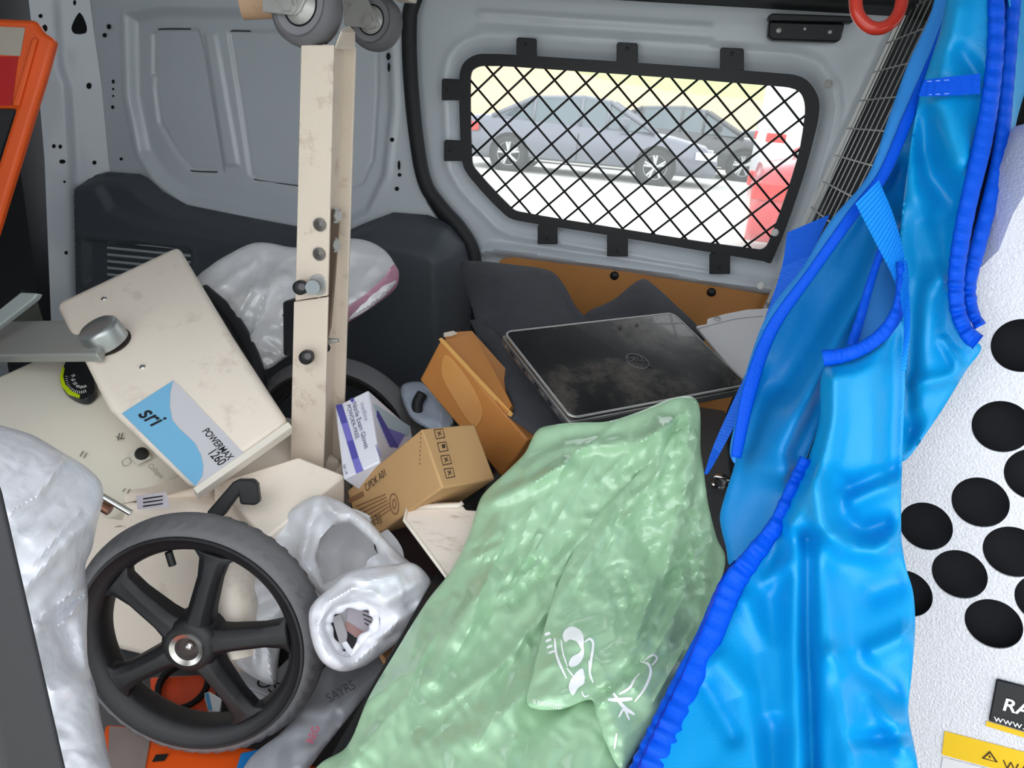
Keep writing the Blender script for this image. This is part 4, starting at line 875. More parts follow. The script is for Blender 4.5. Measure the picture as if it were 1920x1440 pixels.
lg = LP.hit(1195, 677, .0004); mk('logo_ring', tube([lg + .0175 * (lax[0] * math.cos(a) + lax[1] * math.sin(a)) for a in np.arange(0, 6.28, .2)], .0008, 6, True, .3, LP.n), M('logo_silver', (120, 120, 124), .3, .7), lt, smooth=180)
text('lettering', 'DELL', LP, (1180, 677), (1211, 676), MATS['logo_silver'], lt, off=.0006)
LS = Plane(lc - lax[0] * ldm[0] / 2, -lax[0])
for i in range(9):
    t_ = -.42 + i * .095; p = lc - lax[0] * (ldm[0] / 2 + .0002) + lax[1] * ldm[1] * t_ + lax[2] * .004
    mk('port', obox(p, lax, (.001, .011 if i % 3 else .006, .0045)), INK if i % 2 else M('port_metal', (150, 148, 146), .3, .8), lt)
for x, y in [(1163, 614), (1194, 610), (1220, 686)]: mk('rubber_foot', cyl(LP.hit(x, y, -.0005), LP.hit(x, y, .0012), .0024, 12), INK, lt)
# ---- grey felt sheets
def sh_thing(name, label, cat, px3): return thing(name, label, cat, tuple(at(*px3)))
ft1 = sheet('felt_pad', [(863, 494), (884, 489), (960, 496), (1032, 508), (1056, 532), (1080, 575), (1110, 615), (1000, 640), (945, 650), (905, 640), (886, 580)], [(865, 494, 1.42), (1035, 510, 1.44), (1090, 600, 1.32), (930, 640, 1.26), (900, 580, 1.33)], FOAM, None, T=.006, RR=14, folds=[([(930, 500), (1000, 640)], 60, .03), ([(1040, 510), (1095, 610)], 22, -.03)], res=12, label='dark grey felt pad standing against the hardboard door panel behind the laptop', cat='felt pad')
ft2 = sheet('felt_pad', [(1095, 592), (1150, 562), (1190, 530), (1208, 523), (1228, 536), (1265, 570), (1312, 616), (1320, 640), (1200, 650), (1100, 640)], [(1100, 592, 1.36), (1208, 523, 1.44), (1310, 612, 1.34), (1200, 640, 1.3)], FOAM, None, T=.006, RR=14, folds=[([(1208, 525), (1230, 640)], 45, .03)], res=12, label='smaller curled peak of dark grey felt behind the laptop lid', cat='felt pad')
ft3 = sheet('felt_pad', [(880, 600), (905, 598), (945, 640), (1010, 730), (1080, 800), (1075, 830), (1000, 815), (952, 781), (964, 764), (925, 690)], [(880, 600, 1.30), (1000, 810, 1.055), (1078, 800, 1.06), (950, 690, 1.17)], FOAM, None, T=.004, RR=10, res=12, curve=False, label='dark grey felt flap under the left edge of the laptop', cat='felt pad')
bnp = plane3(at(1305, 612, 1.30), at(1445, 578, 1.34), at(1400, 720, 1.20))
bn = thing('ring_binder', 'white binder cover with a steel grommet behind the laptop', 'binder', tuple(bnp.hit(1380, 660)))
mk('cover', prism([bnp.hit(x, y) for x, y in [(1305, 611), (1326, 607), (1327, 597), (1360, 588), (1400, 580), (1470, 576), (1480, 730), (1395, 720)]], -bnp.n * .006), M('white_cover', (226, 222, 222), .5), bn, bevel=.0015)
stroke('fold_line', bnp, [(1306, 617), (1340, 608), (1380, 598), (1430, 593)], .0006, M('fold_grey', (120, 112, 112), .6), bn)
mk('grommet', lathe([(.003, .001), (.006, .0015), (.006, 0)], bnp.hit(1345, 598, .0005), bnp.n, 18), STEEL, bn)
# ---- beige sheet metal tray
tp_ = plane3(at(765, 950, 1.0), at(885, 950, .985), at(840, 1092, .905))
ty = thing('metal_tray', 'worn off white sheet metal tray plate beside the green bag', 'tray', tuple(tp_.hit(830, 1050)))
mk('plate', prism([tp_.hit(x, y) for x, y in [(758, 975), (766, 943), (862, 941), (874, 956), (900, 958), (930, 975), (900, 1090), (848, 1094)]], -tp_.n * .004), M('worn_white_metal', (228, 216, 204), .45, dirt=(150, 124, 100), dirt_amt=.5, ds=18, stretch=(1, 3, 3)), ty, bevel=.001)
mk('lip', tube([tp_.hit(x, y, .003) for x, y in [(770, 950), (860, 948), (867, 943)]], .0035, 8), M('pale_edge', (236, 228, 214)), ty, smooth=180)
mk('side_lip', tube([tp_.hit(x, y, .001) for x, y in [(766, 944), (758, 976), (846, 1094)]], .0022, 8), M('pale_edge', (236, 228, 214)), ty, smooth=180)
# ---- dark box between
dk = thing('dark_carton', 'dark maroon carton with a small yellow label below the tan cardboard box', 'box', tuple(at(780, 1060, 1.04)))
mk('carton', hexa([at(700, 1010, 1.04), at(800, 945, 1.12), at(880, 1100, .99), at(790, 1180, .93), at(700, 1100, 1.12), at(800, 1010, 1.2), at(880, 1180, 1.08), at(790, 1260, 1.02)]), M('dark_maroon_card', (44, 28, 30), .7, var=.3, vs=16), dk, bevel=.003)
dkp = plane3(at(700, 1010, 1.04), at(800, 945, 1.12), at(880, 1100, .99))
decal('yellow_label', dkp, [(808, 1094), (822, 1087), (825, 1100), (812, 1106)], YEL, dk)
decal('white_label', dkp, [(812, 1106), (825, 1101), (832, 1118), (818, 1124)], WHITEP, dk)
# ---- black box behind the mast, dark band tube, chrome rod
bb = thing('black_box', 'small black plastic box tucked behind the beige mast', 'box', tuple(at(560, 670, 1.3)))
mk('shell', hexa([at(530, 566, 1.28), at(610, 545, 1.28), at(612, 670, 1.22), at(531, 667, 1.22), at(540, 560, 1.36), at(612, 542, 1.36), at(614, 665, 1.3), at(540, 662, 1.3)]), M('black_box_plastic', (24, 25, 29), .45), bb, bevel=.004)
mk('lid_line', hexa([at(529, 590, 1.268), at(611, 572, 1.268), at(611, 575, 1.267), at(529, 593, 1.267), at(529, 590, 1.275), at(611, 572, 1.275), at(611, 575, 1.275), at(529, 593, 1.275)]), RUB, bb)
hz = mk('dark_band_tube', tube(cr([at(380, 545, 1.33), at(425, 585, 1.32), at(460, 640, 1.29), at(482, 700, 1.25), at(490, 760, 1.2)], 8), .013, 12), M('dark_band_black', (30, 31, 35), .5), label='black curved tube standing in for the dark side of the motor box', cat='tube', smooth=180)  # made-up tube for the dark band along the motor box
rd_ = thing('chrome_rod', 'thin chrome rod poking out beside the white bag above the spoked wheel', 'rod', tuple(at(215, 950, 1.0)))
mk('rod', cyl(at(188, 928, .985), at(246, 962, .985), .0042, 12), CHROME, rd_, smooth=40)
mk('collar', cyl(at(190, 948, .99), at(206, 958, .99), .007, 12), M('copper_brown', (132, 92, 72), .35, .7), rd_, smooth=40)
# ---- bag with black ring near the second wheel
gb2 = sh_thing('drawstring_bag', 'small grey plastic bag with a black ring between second wheel and orange box', 'bag', (790, 800, 1.25))
sheet('bag_body', [(752, 725), (790, 716), (815, 738), (850, 790), (830, 812), (795, 800), (768, 780)], [(760, 730, 1.27), (840, 800, 1.2), (800, 720, 1.28)], M('blue_grey_film', (170, 180, 196), .25, trans=.1, bump=.3, bs=40), gb2, T=.012, RR=20, noises=[dict(amp=.010, scale=22, dirs=4, seed=3)], res=4)
mk('ring', tube(cr([at(792, 738, 1.235), at(783, 755, 1.23), at(784, 775, 1.225), at(795, 790, 1.22)], 6), .009, 10), RUB, gb2, smooth=180)
# ---- translucent bag behind the mast
tb = sh_thing('plastic_bag', 'clear milky plastic bag with a pink hem behind the beige mast', 'bag', (560, 680, 1.35))
sheet('bag_body', [(366, 528), (395, 498), (430, 476), (470, 457), (500, 455), (552, 464), (600, 458), (650, 447), (690, 452), (722, 470), (742, 498), (748, 514), (735, 540), (690, 580), (640, 608), (590, 640), (540, 668), (490, 694), (455, 655), (410, 585)], [(370, 530, 1.36), (480, 460, 1.42), (690, 455, 1.42), (745, 515, 1.37), (540, 660, 1.30), (560, 560, 1.33), (480, 690, 1.29)], CLEAR, tb, T=.02, RR=50, folds=[([(440, 560), (540, 520)], 14, .014), ([(430, 620), (480, 530)], 9, .012, 1), ([(470, 640), (500, 540)], 8, .012, 1), ([(380, 560), (480, 490)], 10, .01)], noises=[dict(amp=.012, scale=46, dirs=5, ang=60, spread=90, seed=1), dict(amp=.005, scale=18, dirs=4, ang=60, spread=120, seed=5)], res=5)
sheet('pink_hem', [(748, 512), (742, 540), (700, 575), (650, 606), (632, 612), (636, 590), (680, 556), (720, 520), (738, 496)], [(745, 515, 1.355), (640, 600, 1.30), (700, 550, 1.33)], PINK, tb, T=.006, RR=12, noises=[dict(amp=.004, scale=24, ang=-35, an=2, ridged=True, seed=8)], res=6)
# ---- white grocery bag
wb2 = sh_thing('grocery_bag', 'white rolled open grocery bag stuffed with papers between wheel and green bag', 'bag', (690, 1258, .95))
sheet('bag_back', [(492, 1012), (520, 975), (560, 945), (592, 929), (625, 934), (655, 950), (690, 975), (740, 1030), (790, 1073), (814, 1110), (800, 1150), (740, 1200), (690, 1210), (620, 1140), (560, 1070)], [(500, 1010, 1.02), (592, 930, 1.02), (700, 990, .98), (812, 1110, .93), (720, 1200, .92), (600, 1100, .97)], GFILM, wb2, T=.014, RR=40, holes=[[(592, 1046), (600, 1010), (622, 985), (655, 978), (680, 1000), (704, 1022), (708, 1038), (694, 1046), (680, 1062), (640, 1076), (606, 1092)]], folds=[([(595, 935), (580, 1000), (560, 1060)], 16, .016), ([(615, 950), (660, 1000), (720, 1040), (760, 1060)], 14, .02), ([(600, 990), (620, 1050)], 26, -.03), ([(660, 1020), (700, 1050)], 22, -.035), ([(640, 1060), (690, 1040), (700, 1020)], 8, .014, 1)], noises=[dict(amp=.011, scale=52, dirs=5, seed=11), dict(amp=.004, scale=22, dirs=4, seed=4)], res=5)
sheet('bag_inner', [(560, 1080), (570, 990), (620, 950), (690, 965), (752, 1024), (750, 1080), (650, 1120), (600, 1120)], [(560, 1080, 1.06), (620, 955, 1.07), (750, 1030, 1.02), (600, 1120, 1.03), (660, 1030, 1.075)], GFILM, wb2, T=.002, RR=10, noises=[dict(amp=.012, scale=44, dirs=5, seed=15)], res=6)
ring_o = [(579, 1150), (592, 1125), (625, 1098), (655, 1072), (690, 1064), (740, 1058), (775, 1056), (803, 1080), (813, 1110), (795, 1148), (760, 1190), (715, 1228), (680, 1250), (640, 1259), (606, 1243), (586, 1205)]
ring_i = cr([(610, 1168), (622, 1145), (650, 1132), (668, 1126), (690, 1132), (708, 1150), (708, 1178), (688, 1192), (672, 1214), (655, 1232), (632, 1222), (616, 1196)], 4, True)
sheet('bag_front', ring_o, [(580, 1160, .865), (640, 1255, .85), (655, 1075, .88), (810, 1100, .93), (720, 1225, .885), (680, 1100, .865)], WFILM, wb2, T=.022, RR=34, holes=[ring_i], folds=[([(600, 1170), (620, 1130), (660, 1105), (700, 1110)], 9, .012), ([(720, 1130), (790, 1090)], 18, .016), ([(715, 1190), (790, 1140)], 14, .014), ([(640, 1080), (690, 1090), (740, 1075)], 10, .01), ([(690, 1205), (740, 1195)], 8, -.01)], noises=[dict(amp=.006, scale=34, dirs=5, seed=2), dict(amp=.0022, scale=14, dirs=4, seed=6)], res=4.5)
mk('inner_roll', tube(cr([at(x, y, .87) for x, y in [(612, 1168), (626, 1146), (652, 1134), (690, 1136), (704, 1152), (702, 1178), (684, 1196), (664, 1224), (640, 1226), (622, 1200)]], 6, True), [.0055 + .0018 * math.sin(i * .9) for i in range(60)], 8, True), WFILM, wb2, smooth=180)
mk('handle_strip', hexa([at(640, 1206, .862), at(650, 1202, .862), at(672, 1236, .862), at(662, 1242, .862), at(640, 1206, .866), at(650, 1202, .866), at(672, 1236, .866), at(662, 1242, .866)]), WFILM, wb2, bevel=.001)
mk('handle_strip', hexa([at(662, 1238, .86), at(655, 1228, .86), at(676, 1190, .87), at(690, 1186, .87), at(662, 1238, .864), at(655, 1228, .864), at(676, 1190, .874), at(690, 1186, .874)]), WFILM, wb2, bevel=.001)
ppn = nrm((.3, -.75, .6)); PPI = Plane(at(665, 1175, .915), ppn)
pa = thing('folded_paper', 'folded lilac paper with print inside the rolled white bag', 'paper', tuple(PPI.hit(680, 1200)))
mk('sheet', prism([PPI.hit(x, y) for x, y in [(652, 1140), (690, 1130), (712, 1160), (706, 1190), (668, 1196), (646, 1180)]], -ppn * .012), M('lilac_paper', (214, 206, 216), .6), pa, bevel=.001)
for i in range(4): stroke('printed_line', PPI, [(678 + i * 2, 1144 + i * 8), (700 - i, 1150 + i * 9)], .0006, INK, pa)
decal('pink_panel', PPI, [(648, 1164), (668, 1176), (690, 1190), (668, 1195), (647, 1180)], M('pink_print', (196, 150, 146), .6), pa)
pb = mk('paper_strip', prism([PPI.hit(x, y, .004) for x, y in [(622, 1158), (640, 1150), (652, 1190), (648, 1216), (640, 1218)]], -ppn * .004), M('grey_paper', (196, 192, 198), .6), bevel=.001, label='narrow grey paper strip inside the rolled white bag', cat='paper')
mk('grocery_bag', merge(box(0, .0, 0, 0, 0, 0))[0:2] if 0 else obox(at(665, 1170, .98), [nrm((1, .3, 0)), nrm((-.3, 1, -.4)), nrm((0, .4, 1))], (.075, .05, .08)), M('dark_bag_filler', (52, 50, 56), .7), label='dark block standing in for the dark inside of the rolled white bag', cat='block', bevel=.012).name = 'dark_bag_filler'  # added dark block, gives the inside of the bag its darkness
lb = sheet('white_bag', [(452, 1080), (520, 1056), (545, 1120), (530, 1190), (522, 1240), (516, 1284), (472, 1268), (440, 1240), (432, 1190), (448, 1130)], [(460, 1080, 1.0), (530, 1070, 1.0), (515, 1280, .985), (440, 1240, .99)], GFILM, None, T=.02, RR=40, folds=[([(480, 1180), (475, 1270)], 10, .012), ([(500, 1180), (510, 1280)], 9, .01)], noises=[dict(amp=.008, scale=40, dirs=5, seed=9)], res=6, label='crumpled white plastic bag seen through the right wheel spokes', cat='bag')
# ---- papers and mailers on the floor by the wheel
def dz(x, y, z): return (onZ(x, y, z) - C) @ _camz
_camz = R @ np.array([0, 0, 1.])
def flat(name, poly, z, mat, label=None, cat=None, tilt=(0, 0, 1), th=.002, parent=None, z0=None):
    P_ = Plane(onZ(poly[0][0], poly[0][1], z), nrm(tilt)); return mk(name, prism([P_.hit(x, y) for x, y in poly], -P_.n * th), mat, parent, label=label, cat=cat, bevel=.0006), P_
MAIL = M('grey_poly_mailer', (176, 178, 184), .35, bump=.4, bs=30, var=.05)
zc_ = lambda pts, z: [(x, y, dz(x, y, z)) for x, y in pts]
ml = sheet('poly_mailer', [(700, 1218), (732, 1210), (748, 1228), (720, 1268), (690, 1300), (650, 1350), (610, 1400), (575, 1445), (540, 1470), (450, 1470), (470, 1420), (530, 1370), (575, 1310), (610, 1250), (660, 1220)], zc_([(740, 1215), (620, 1340), (690, 1300), (500, 1460), (600, 1420)], .13), MAIL, None, T=.012, RR=30, folds=[([(640, 1330), (720, 1250)], 8, .008), ([(650, 1350), (560, 1440)], 7, .006)], noises=[dict(amp=.006, scale=34, dirs=4, seed=14)], res=6, label='grey crumpled poly mailer with handwriting between wheel and dark case', cat='mailer')
MP = Plane(onZ(650, 1320, .148) , nrm((.1, -.35, 1)))
text('lettering', 'SAYRS', MP, (618, 1318), (668, 1290), M('marker_grey', (70, 74, 82), .7), ml, off=.002, ys=1.4)
MP2 = Plane(onZ(595, 1380, .148), nrm((.1, -.35, 1)))
text('lettering', 'REG', MP2, (588, 1394), (600, 1364), M('red_pink_ink', (206, 70, 104), .6), ml, off=.004, ys=1.2)
bl_, _ = flat('blue_packet', [(452, 1412), (540, 1392), (560, 1402), (520, 1450), (440, 1450)], .105, M('blue_packet', (30, 116, 186), .35), 'blue shiny packet under the wheel at the bottom edge', 'packet')
wc1, _ = flat('white_card', [(434, 1288), (478, 1290), (505, 1306), (480, 1326), (450, 1330), (438, 1312)], .10, M('white_card', (236, 236, 240), .6), 'white card lying behind the lower right wheel spoke', 'card')
gm, gP = flat('printed_sleeve', [(436, 1262), (520, 1255), (540, 1235), (548, 1270), (510, 1306), (474, 1290), (436, 1287)], .11, MAIL, 'grey printed sleeve lying behind the lower right wheel spoke above the white card', 'sleeve', th=.004)
text('lettering', 'OS', gP, (476, 1282), (512, 1300), INK, gm, off=.001)
bp2, bP = flat('small_packet', [(383, 1300), (392, 1296), (416, 1310), (412, 1334), (392, 1332)], .10, M('pale_blue_packet', (216, 222, 226), .5), 'small white and blue packet behind the wheel bottom', 'packet', th=.01)
decal('blue_edge', bP, [(384, 1301), (391, 1298), (398, 1331), (391, 1331)], M('packet_blue', (64, 140, 190), .5), bp2)
yc, _ = flat('cream_tag', [(530, 1392), (552, 1378), (556, 1384), (540, 1404), (532, 1402)], .125, M('cream_tag', (222, 214, 180), .6), 'small cream tag near the wheel bottom on the mailer', 'tag')
wst, _ = flat('wood_strip', [(712, 1220), (752, 1192), (765, 1196), (722, 1236)], .20, M('light_wood', (176, 132, 92), .6, var=.2, vs=30), 'light wooden strip end between white bag and dark case', 'strip', th=.012)
# ---- white bag at the left
wb3 = sheet('plastic_bag', [(-160, 790), (-40, 785), (0, 797), (60, 815), (112, 845), (160, 874), (188, 902), (194, 930), (184, 975), (172, 1030), (160, 1062), (165, 1120), (163, 1190), (166, 1245), (180, 1290), (188, 1340), (200, 1400), (208, 1480), (60, 1490), (-160, 1480)], [(-100, 800, .80), (60, 815, .86), (190, 910, .88), (80, 1000, .76), (165, 1100, .84), (110, 1250, .76), (205, 1450, .74), (60, 1450, .68)], WFILM, None, T=.03, RR=60,
    folds=[([(20, 960), (70, 930), (120, 860)], 9, .014), ([(40, 1110), (140, 1000), (190, 960)], 14, .012), ([(70, 1170), (160, 1090)], 9, .016), ([(75, 1165), (120, 1140), (155, 1115)], 8, -.014), ([(110, 1150), (150, 1250)], 18, -.016), ([(60, 1060), (150, 960)], 9, .008, 1), ([(100, 1300), (170, 1270)], 20, .012), ([(115, 1170), (160, 1120)], 6, .012, 1)],
    noises=[dict(amp=.012, scale=80, dirs=5, ang=50, spread=80, seed=21), dict(amp=.0045, scale=34, dirs=5, ang=50, spread=110, seed=22), dict(amp=.0014, scale=15, dirs=3, seed=23)], res=6, label='full white plastic bag hanging at the left beside the dark door pillar', cat='bag')
# ---- green bag
gbg = thing('plastic_bag', 'large pale green plastic bag spread over the dark grey case', 'bag', tuple(onZ(1000, 1300, .335)))
g_o = [(1008, 806), (1040, 796), (1085, 792), (1140, 790), (1200, 771), (1262, 746), (1300, 745), (1312, 765), (1314, 850), (1326, 940), (1342, 1005), (1360, 1046), (1345, 1110), (1325, 1170), (1290, 1260), (1240, 1340), (1190, 1405), (1168, 1450), (1100, 1500), (800, 1510), (560, 1490), (600, 1432), (650, 1400), (690, 1310), (740, 1225), (800, 1128), (845, 1070), (880, 1000), (892, 960), (905, 928), (950, 884), (985, 848)]
g_c = [(600, 1430, .64), (700, 1290, .725), (800, 1130, .85), (900, 950, .945), (1010, 806, .985), (1140, 790, .955), (1290, 748, .92), (1315, 850, .91), (1342, 1005, .92), (1358, 1046, .92), (1100, 1100, .83), (1200, 1250, .72), (1150, 1440, .62), (1290, 1250, .75), (1000, 950, .91), (850, 1450, .60)]
gf = [([(985, 880), (1060, 840), (1180, 830), (1260, 800)], 16, .016), ([(920, 940), (1000, 900), (1060, 870)], 16, .018), ([(1060, 870), (940, 950), (920, 1080), (860, 1200)], 20, .012), ([(870, 1290), (820, 1330), (930, 1250), (1040, 1130)], 12, .010), ([(1070, 1010), (1010, 1080), (960, 1130)], 12, -.012), ([(815, 1275), (850, 1180), (900, 1100)], 20, .014), ([(700, 1310), (760, 1260), (790, 1150)], 16, .010), ([(1170, 940), (1090, 1010), (1040, 1060)], 14, .010), ([(1240, 800), (1230, 900), (1180, 960)], 22, .015), ([(1290, 760), (1300, 900), (1320, 1000)], 14, .012), ([(960, 1100), (985, 1050), (1010, 1000)], 6, .006, 1), ([(1000, 1330), (980, 1440)], 30, -.012), ([(780, 1400), (900, 1380), (980, 1300)], 24, .008)]
gf += [(q, 7, .0045) for q in ([(1150, 800), (1080, 850), (1000, 905)], [(1060, 872), (1030, 935), (1015, 1000)], [(960, 960), (935, 1040), (900, 1110), (880, 1180)], [(1120, 860), (1060, 950), (1000, 1040)], [(840, 1250), (900, 1150), (960, 1060)], [(800, 1390), (880, 1310), (960, 1230)], [(720, 1340), (800, 1220), (850, 1120)], [(900, 1390), (950, 1280), (985, 1180)], [(1290, 770), (1200, 830), (1120, 905)], [(1300, 790), (1260, 850), (1230, 960)], [(680, 1400), (760, 1310), (800, 1200)], [(1000, 950), (950, 1090), (880, 1250)])]
gn = [dict(amp=.010, scale=140, ang=-52, an=2.6, ridged=True, warp=.6, seed=31), dict(amp=.006, scale=70, dirs=5, ang=38, spread=70, seed=32), dict(amp=.0022, scale=20, dirs=4, seed=33)]
def crinkle(v):
    m = np.zeros(len(v))
    for (x, y, r) in [(1240, 930, 90), (1160, 960, 60), (990, 1080, 60), (1280, 1060, 70), (1180, 1120, 60), (920, 1040, 50), (1270, 830, 50)]: m = np.maximum(m, np.exp(-((v[:, 0] - x) ** 2 + (v[:, 1] - y) ** 2) / r ** 2))
    return m * (crumple(v, .009, 24, 41) + crumple(v, .004, 11, 42))
sheet('bag_body', g_o, g_c, GREEN, gbg, T=.006, RR=24, folds=gf, noises=gn, res=5.5, fn=crinkle)
fl_o = [(1235, 850), (1262, 812), (1300, 800), (1316, 860), (1328, 945), (1344, 1008), (1359, 1048), (1344, 1110), (1326, 1168), (1292, 1258), (1242, 1338), (1196, 1402), (1166, 1442), (1135, 1390), (1118, 1340), (1108, 1312), (1050, 1330), (990, 1322), (1000, 1260), (1015, 1200), (1036, 1125), (1060, 1065), (1105, 985), (1165, 920)]
fl_c = [(x, y, d - .022) for x, y, d in g_c if x > 980 and y > 800] + [(1000, 1300, .665), (1050, 1100, .805)]
ff = [(q, 6, .0045) for q in ([(1310, 860), (1290, 960), (1240, 1100)], [(1250, 860), (1190, 950), (1120, 1040)], [(1330, 1000), (1280, 1070), (1230, 1160)], [(1200, 920), (1150, 1020), (1090, 1110)], [(1290, 1090), (1240, 1200), (1190, 1290)], [(1340, 1060), (1300, 1180), (1230, 1310)])] + [([(1300, 850), (1270, 960), (1250, 1060), (1190, 1190)], 16, .016), ([(1340, 1010), (1300, 1080), (1250, 1200)], 14, .014), ([(1110, 1310), (1150, 1290), (1200, 1240)], 12, -.014), ([(1125, 1320), (1170, 1280)], 8, .014), ([(1040, 1130), (1100, 1050), (1180, 930)], 12, .008), ([(1220, 1180), (1180, 1230), (1230, 1090)], 10, .01, 1), ([(1330, 1060), (1310, 1140)], 20, .012)]
flp = sheet('bag_flap', fl_o, fl_c, GREEN, gbg, T=.005, RR=18, folds=ff, noises=[dict(amp=.006, scale=90, ang=-60, an=2.2, ridged=True, warp=.7, seed=51), dict(amp=.006, scale=48, dirs=5, ang=30, spread=120, seed=52), dict(amp=.0018, scale=17, dirs=4, seed=53)], res=5, fn=crinkle)
bpy.context.view_layer.update()
from mathutils.bvhtree import BVHTree
_o = ORG[gbg.name]; _bv = [BVHTree.FromPolygons([tuple(Vector(v.co) + Vector(_o)) for v in o_.data.vertices], [tuple(p.vertices) for p in o_.data.polygons]) for o_ in (flp,)]
def onbag(x, y, off=.0012):
    d = nrm(ray(x, y)); h = _bv[0].ray_cast(Vector(C), Vector(d))
    return None if h[0] is None else np.array(h[0]) - d * off
def bag_print(name, poly, closed_fill=True):
    v, t, b = fill(np.array(poly, float), 5); P = [onbag(x, y) for x, y in v]
    if any(p is None for p in P): return
    a = v[t[:, 1]] - v[t[:, 0]]; bb_ = v[t[:, 2]] - v[t[:, 0]]; cw = a[:, 0] * bb_[:, 1] - a[:, 1] * bb_[:, 0] > 0; t = np.where(cw[:, None], t[:, ::-1], t)
    mk(name, (P, [list(q) for q in t]), WPRINT, gbg, smooth=180)
def bag_line(pts, w_):
    q = cr(pts, 6); n_ = len(q); L_ = []; R_ = []
    for i in range(n_):
        a, b = q[max(i - 1, 0)], q[min(i + 1, n_ - 1)]; tg = (b - a) / (np.linalg.norm(b - a) + 1e-9); s_ = np.array([-tg[1], tg[0]]) * w_ / 2 * (1 - .5 * abs(2 * i / (n_ - 1) - 1) ** 3); L_.append(q[i] + s_); R_.append(q[i] - s_)
    bag_print('white_print', L_ + R_[::-1])
bag_print('white_print', cr([(1055, 1190), (1063, 1178), (1076, 1175), (1090, 1184), (1095, 1202), (1091, 1218), (1082, 1204), (1068, 1199), (1060, 1204)], 3, True))
bag_print('white_print', cr([(1066, 1246), (1072, 1232), (1086, 1224), (1094, 1212), (1094, 1232), (1084, 1246), (1072, 1251)], 3, True))
bag_print('white_print', cr([(1066, 1288), (1074, 1268), (1092, 1253), (1096, 1280), (1084, 1290), (1074, 1304)], 3, True))
for pts, w_ in [([(1040, 1196), (1044, 1230), (1062, 1272)], 5), ([(1052, 1200), (1056, 1226), (1064, 1250)], 3), ([(1096, 1204), (1106, 1198), (1112, 1206), (1108, 1240), (1106, 1262), (1112, 1280)], 5), ([(1104, 1238), (1106, 1260), (1112, 1280)], 3), ([(1070, 1296), (1078, 1312), (1092, 1323)], 3), ([(1090, 1296), (1096, 1306), (1104, 1304)], 3), ([(1062, 1252), (1070, 1262), (1076, 1270)], 3), ([(1200, 1240), (1216, 1246), (1220, 1262), (1208, 1292), (1190, 1316)], 5), ([(1192, 1270), (1180, 1290), (1160, 1302)], 5), ([(1200, 1262), (1184, 1280)], 3), ([(1140, 1312), (1165, 1312), (1186, 1310)], 8), ([(1150, 1300), (1170, 1326), (1190, 1340)], 7), ([(1160, 1345), (1170, 1330), (1180, 1350)], 5), ([(1206, 1240), (1224, 1228), (1232, 1234), (1222, 1248)], 4), ([(1156, 1375), (1152, 1405)], 4)]: bag_line(pts, w_)
for i, (x, y) in enumerate([(1024, 1188), (1026, 1200), (1028, 1212), (1032, 1222)]): bag_line([(x - 3, y + 3), (x + 3, y), (x + 8, y - 1)], 6 - i * .6)
def bag_text(s, p0, p1, h):
    cu = bpy.data.curves.new('lettering', 'FONT'); cu.body = s; o = bpy.data.objects.new('lettering', cu); COL.objects.link(o)
    me = bpy.data.meshes.new_from_object(o.evaluated_get(bpy.context.evaluated_depsgraph_get())); bpy.data.objects.remove(o)
    v = np.array([tuple(q.co) for q in me.vertices]); fc = [list(p.vertices) for p in me.polygons]; bpy.data.meshes.remove(me)
    p0, p1 = np.array(p0, float), np.array(p1, float); d = p1 - p0; u = d / np.linalg.norm(d); k = np.linalg.norm(d) / v[:, 0].max(); up = np.array([u[1], -u[0]])
    P = [onbag(*(p0 + u * a[0] * k + up * a[1] * h)) for a in v]
    if all(p is not None for p in P): mk('lettering', (P, fc), WPRINT, gbg)
bag_text('% RECYCLED', (998, 1318), (1052, 1330), 11)
FW = 1.7
# ---- blue nylon smock hanging on the partition
sm = thing('nylon_smock', 'bright blue nylon smock with gathered hems and webbing straps hanging on the partition', 'smock', tuple(at(1450, 1470, .60)))
ppd = lambda x, y: (PP.hit(x, y) - C) @ _camz
VN = [dict(amp=.004, scale=120, ang=-75, an=2.5, warp=.5, seed=61), dict(amp=.0012, scale=40, ang=-70, an=2.5, seed=62)]
sheet('dark_gap_sheet', [(1830, -60), (1910, -60), (1895, 120), (1880, 260), (1850, 400), (1815, 500), (1800, 610), (1780, 600), (1785, 480), (1820, 320), (1845, 150)], [(1870, -40, .79), (1800, 600, .77)], M('gap_darkness', (34, 40, 66), .7), sm, T=.003, RR=10, res=12)  # added dark sheet, stands in for the dark gap between the side hems
sheet('inner_panel', [(1810, -60), (1775, 60), (1705, 230), (1655, 330), (1605, 400), (1525, 505), (1445, 612), (1402, 735), (1384, 820), (1378, 868), (1362, 920), (1350, 965), (1352, 990), (1362, 1030), (1368, 1060), (1400, 1075), (1450, 1000), (1505, 880), (1545, 770), (1570, 700), (1640, 660), (1700, 560), (1715, 420), (1715, 300), (1740, 160), (1800, 0)], [(1790, -40, .86), (1700, 300, .84), (1500, 600, .85), (1400, 800, .82), (1360, 1000, .80), (1460, 980, .77), (1600, 600, .83), (1550, 700, .80)], VESTIN, sm, T=.003, RR=12,
    folds=[([(1690, 330), (1600, 520), (1480, 720)], 26, -.03), ([(1655, 420), (1570, 600), (1430, 860)], 26, .022), ([(1680, 420), (1620, 560), (1520, 740), (1470, 880)], 18, .016), ([(1700, 420), (1640, 560), (1560, 700), (1490, 850)], 12, -.016), ([(1420, 740), (1400, 830)], 30, -.02)], noises=VN, res=7)
sheet('arm_lining', [(1600, 640), (1612, 600), (1635, 540), (1660, 480), (1692, 470), (1700, 540), (1690, 600), (1650, 640), (1610, 660)], [(1650, 480, .815), (1620, 650, .775)], M('grey_blue_lining', (40, 120, 190), .5), sm, T=.003, RR=12, res=8)
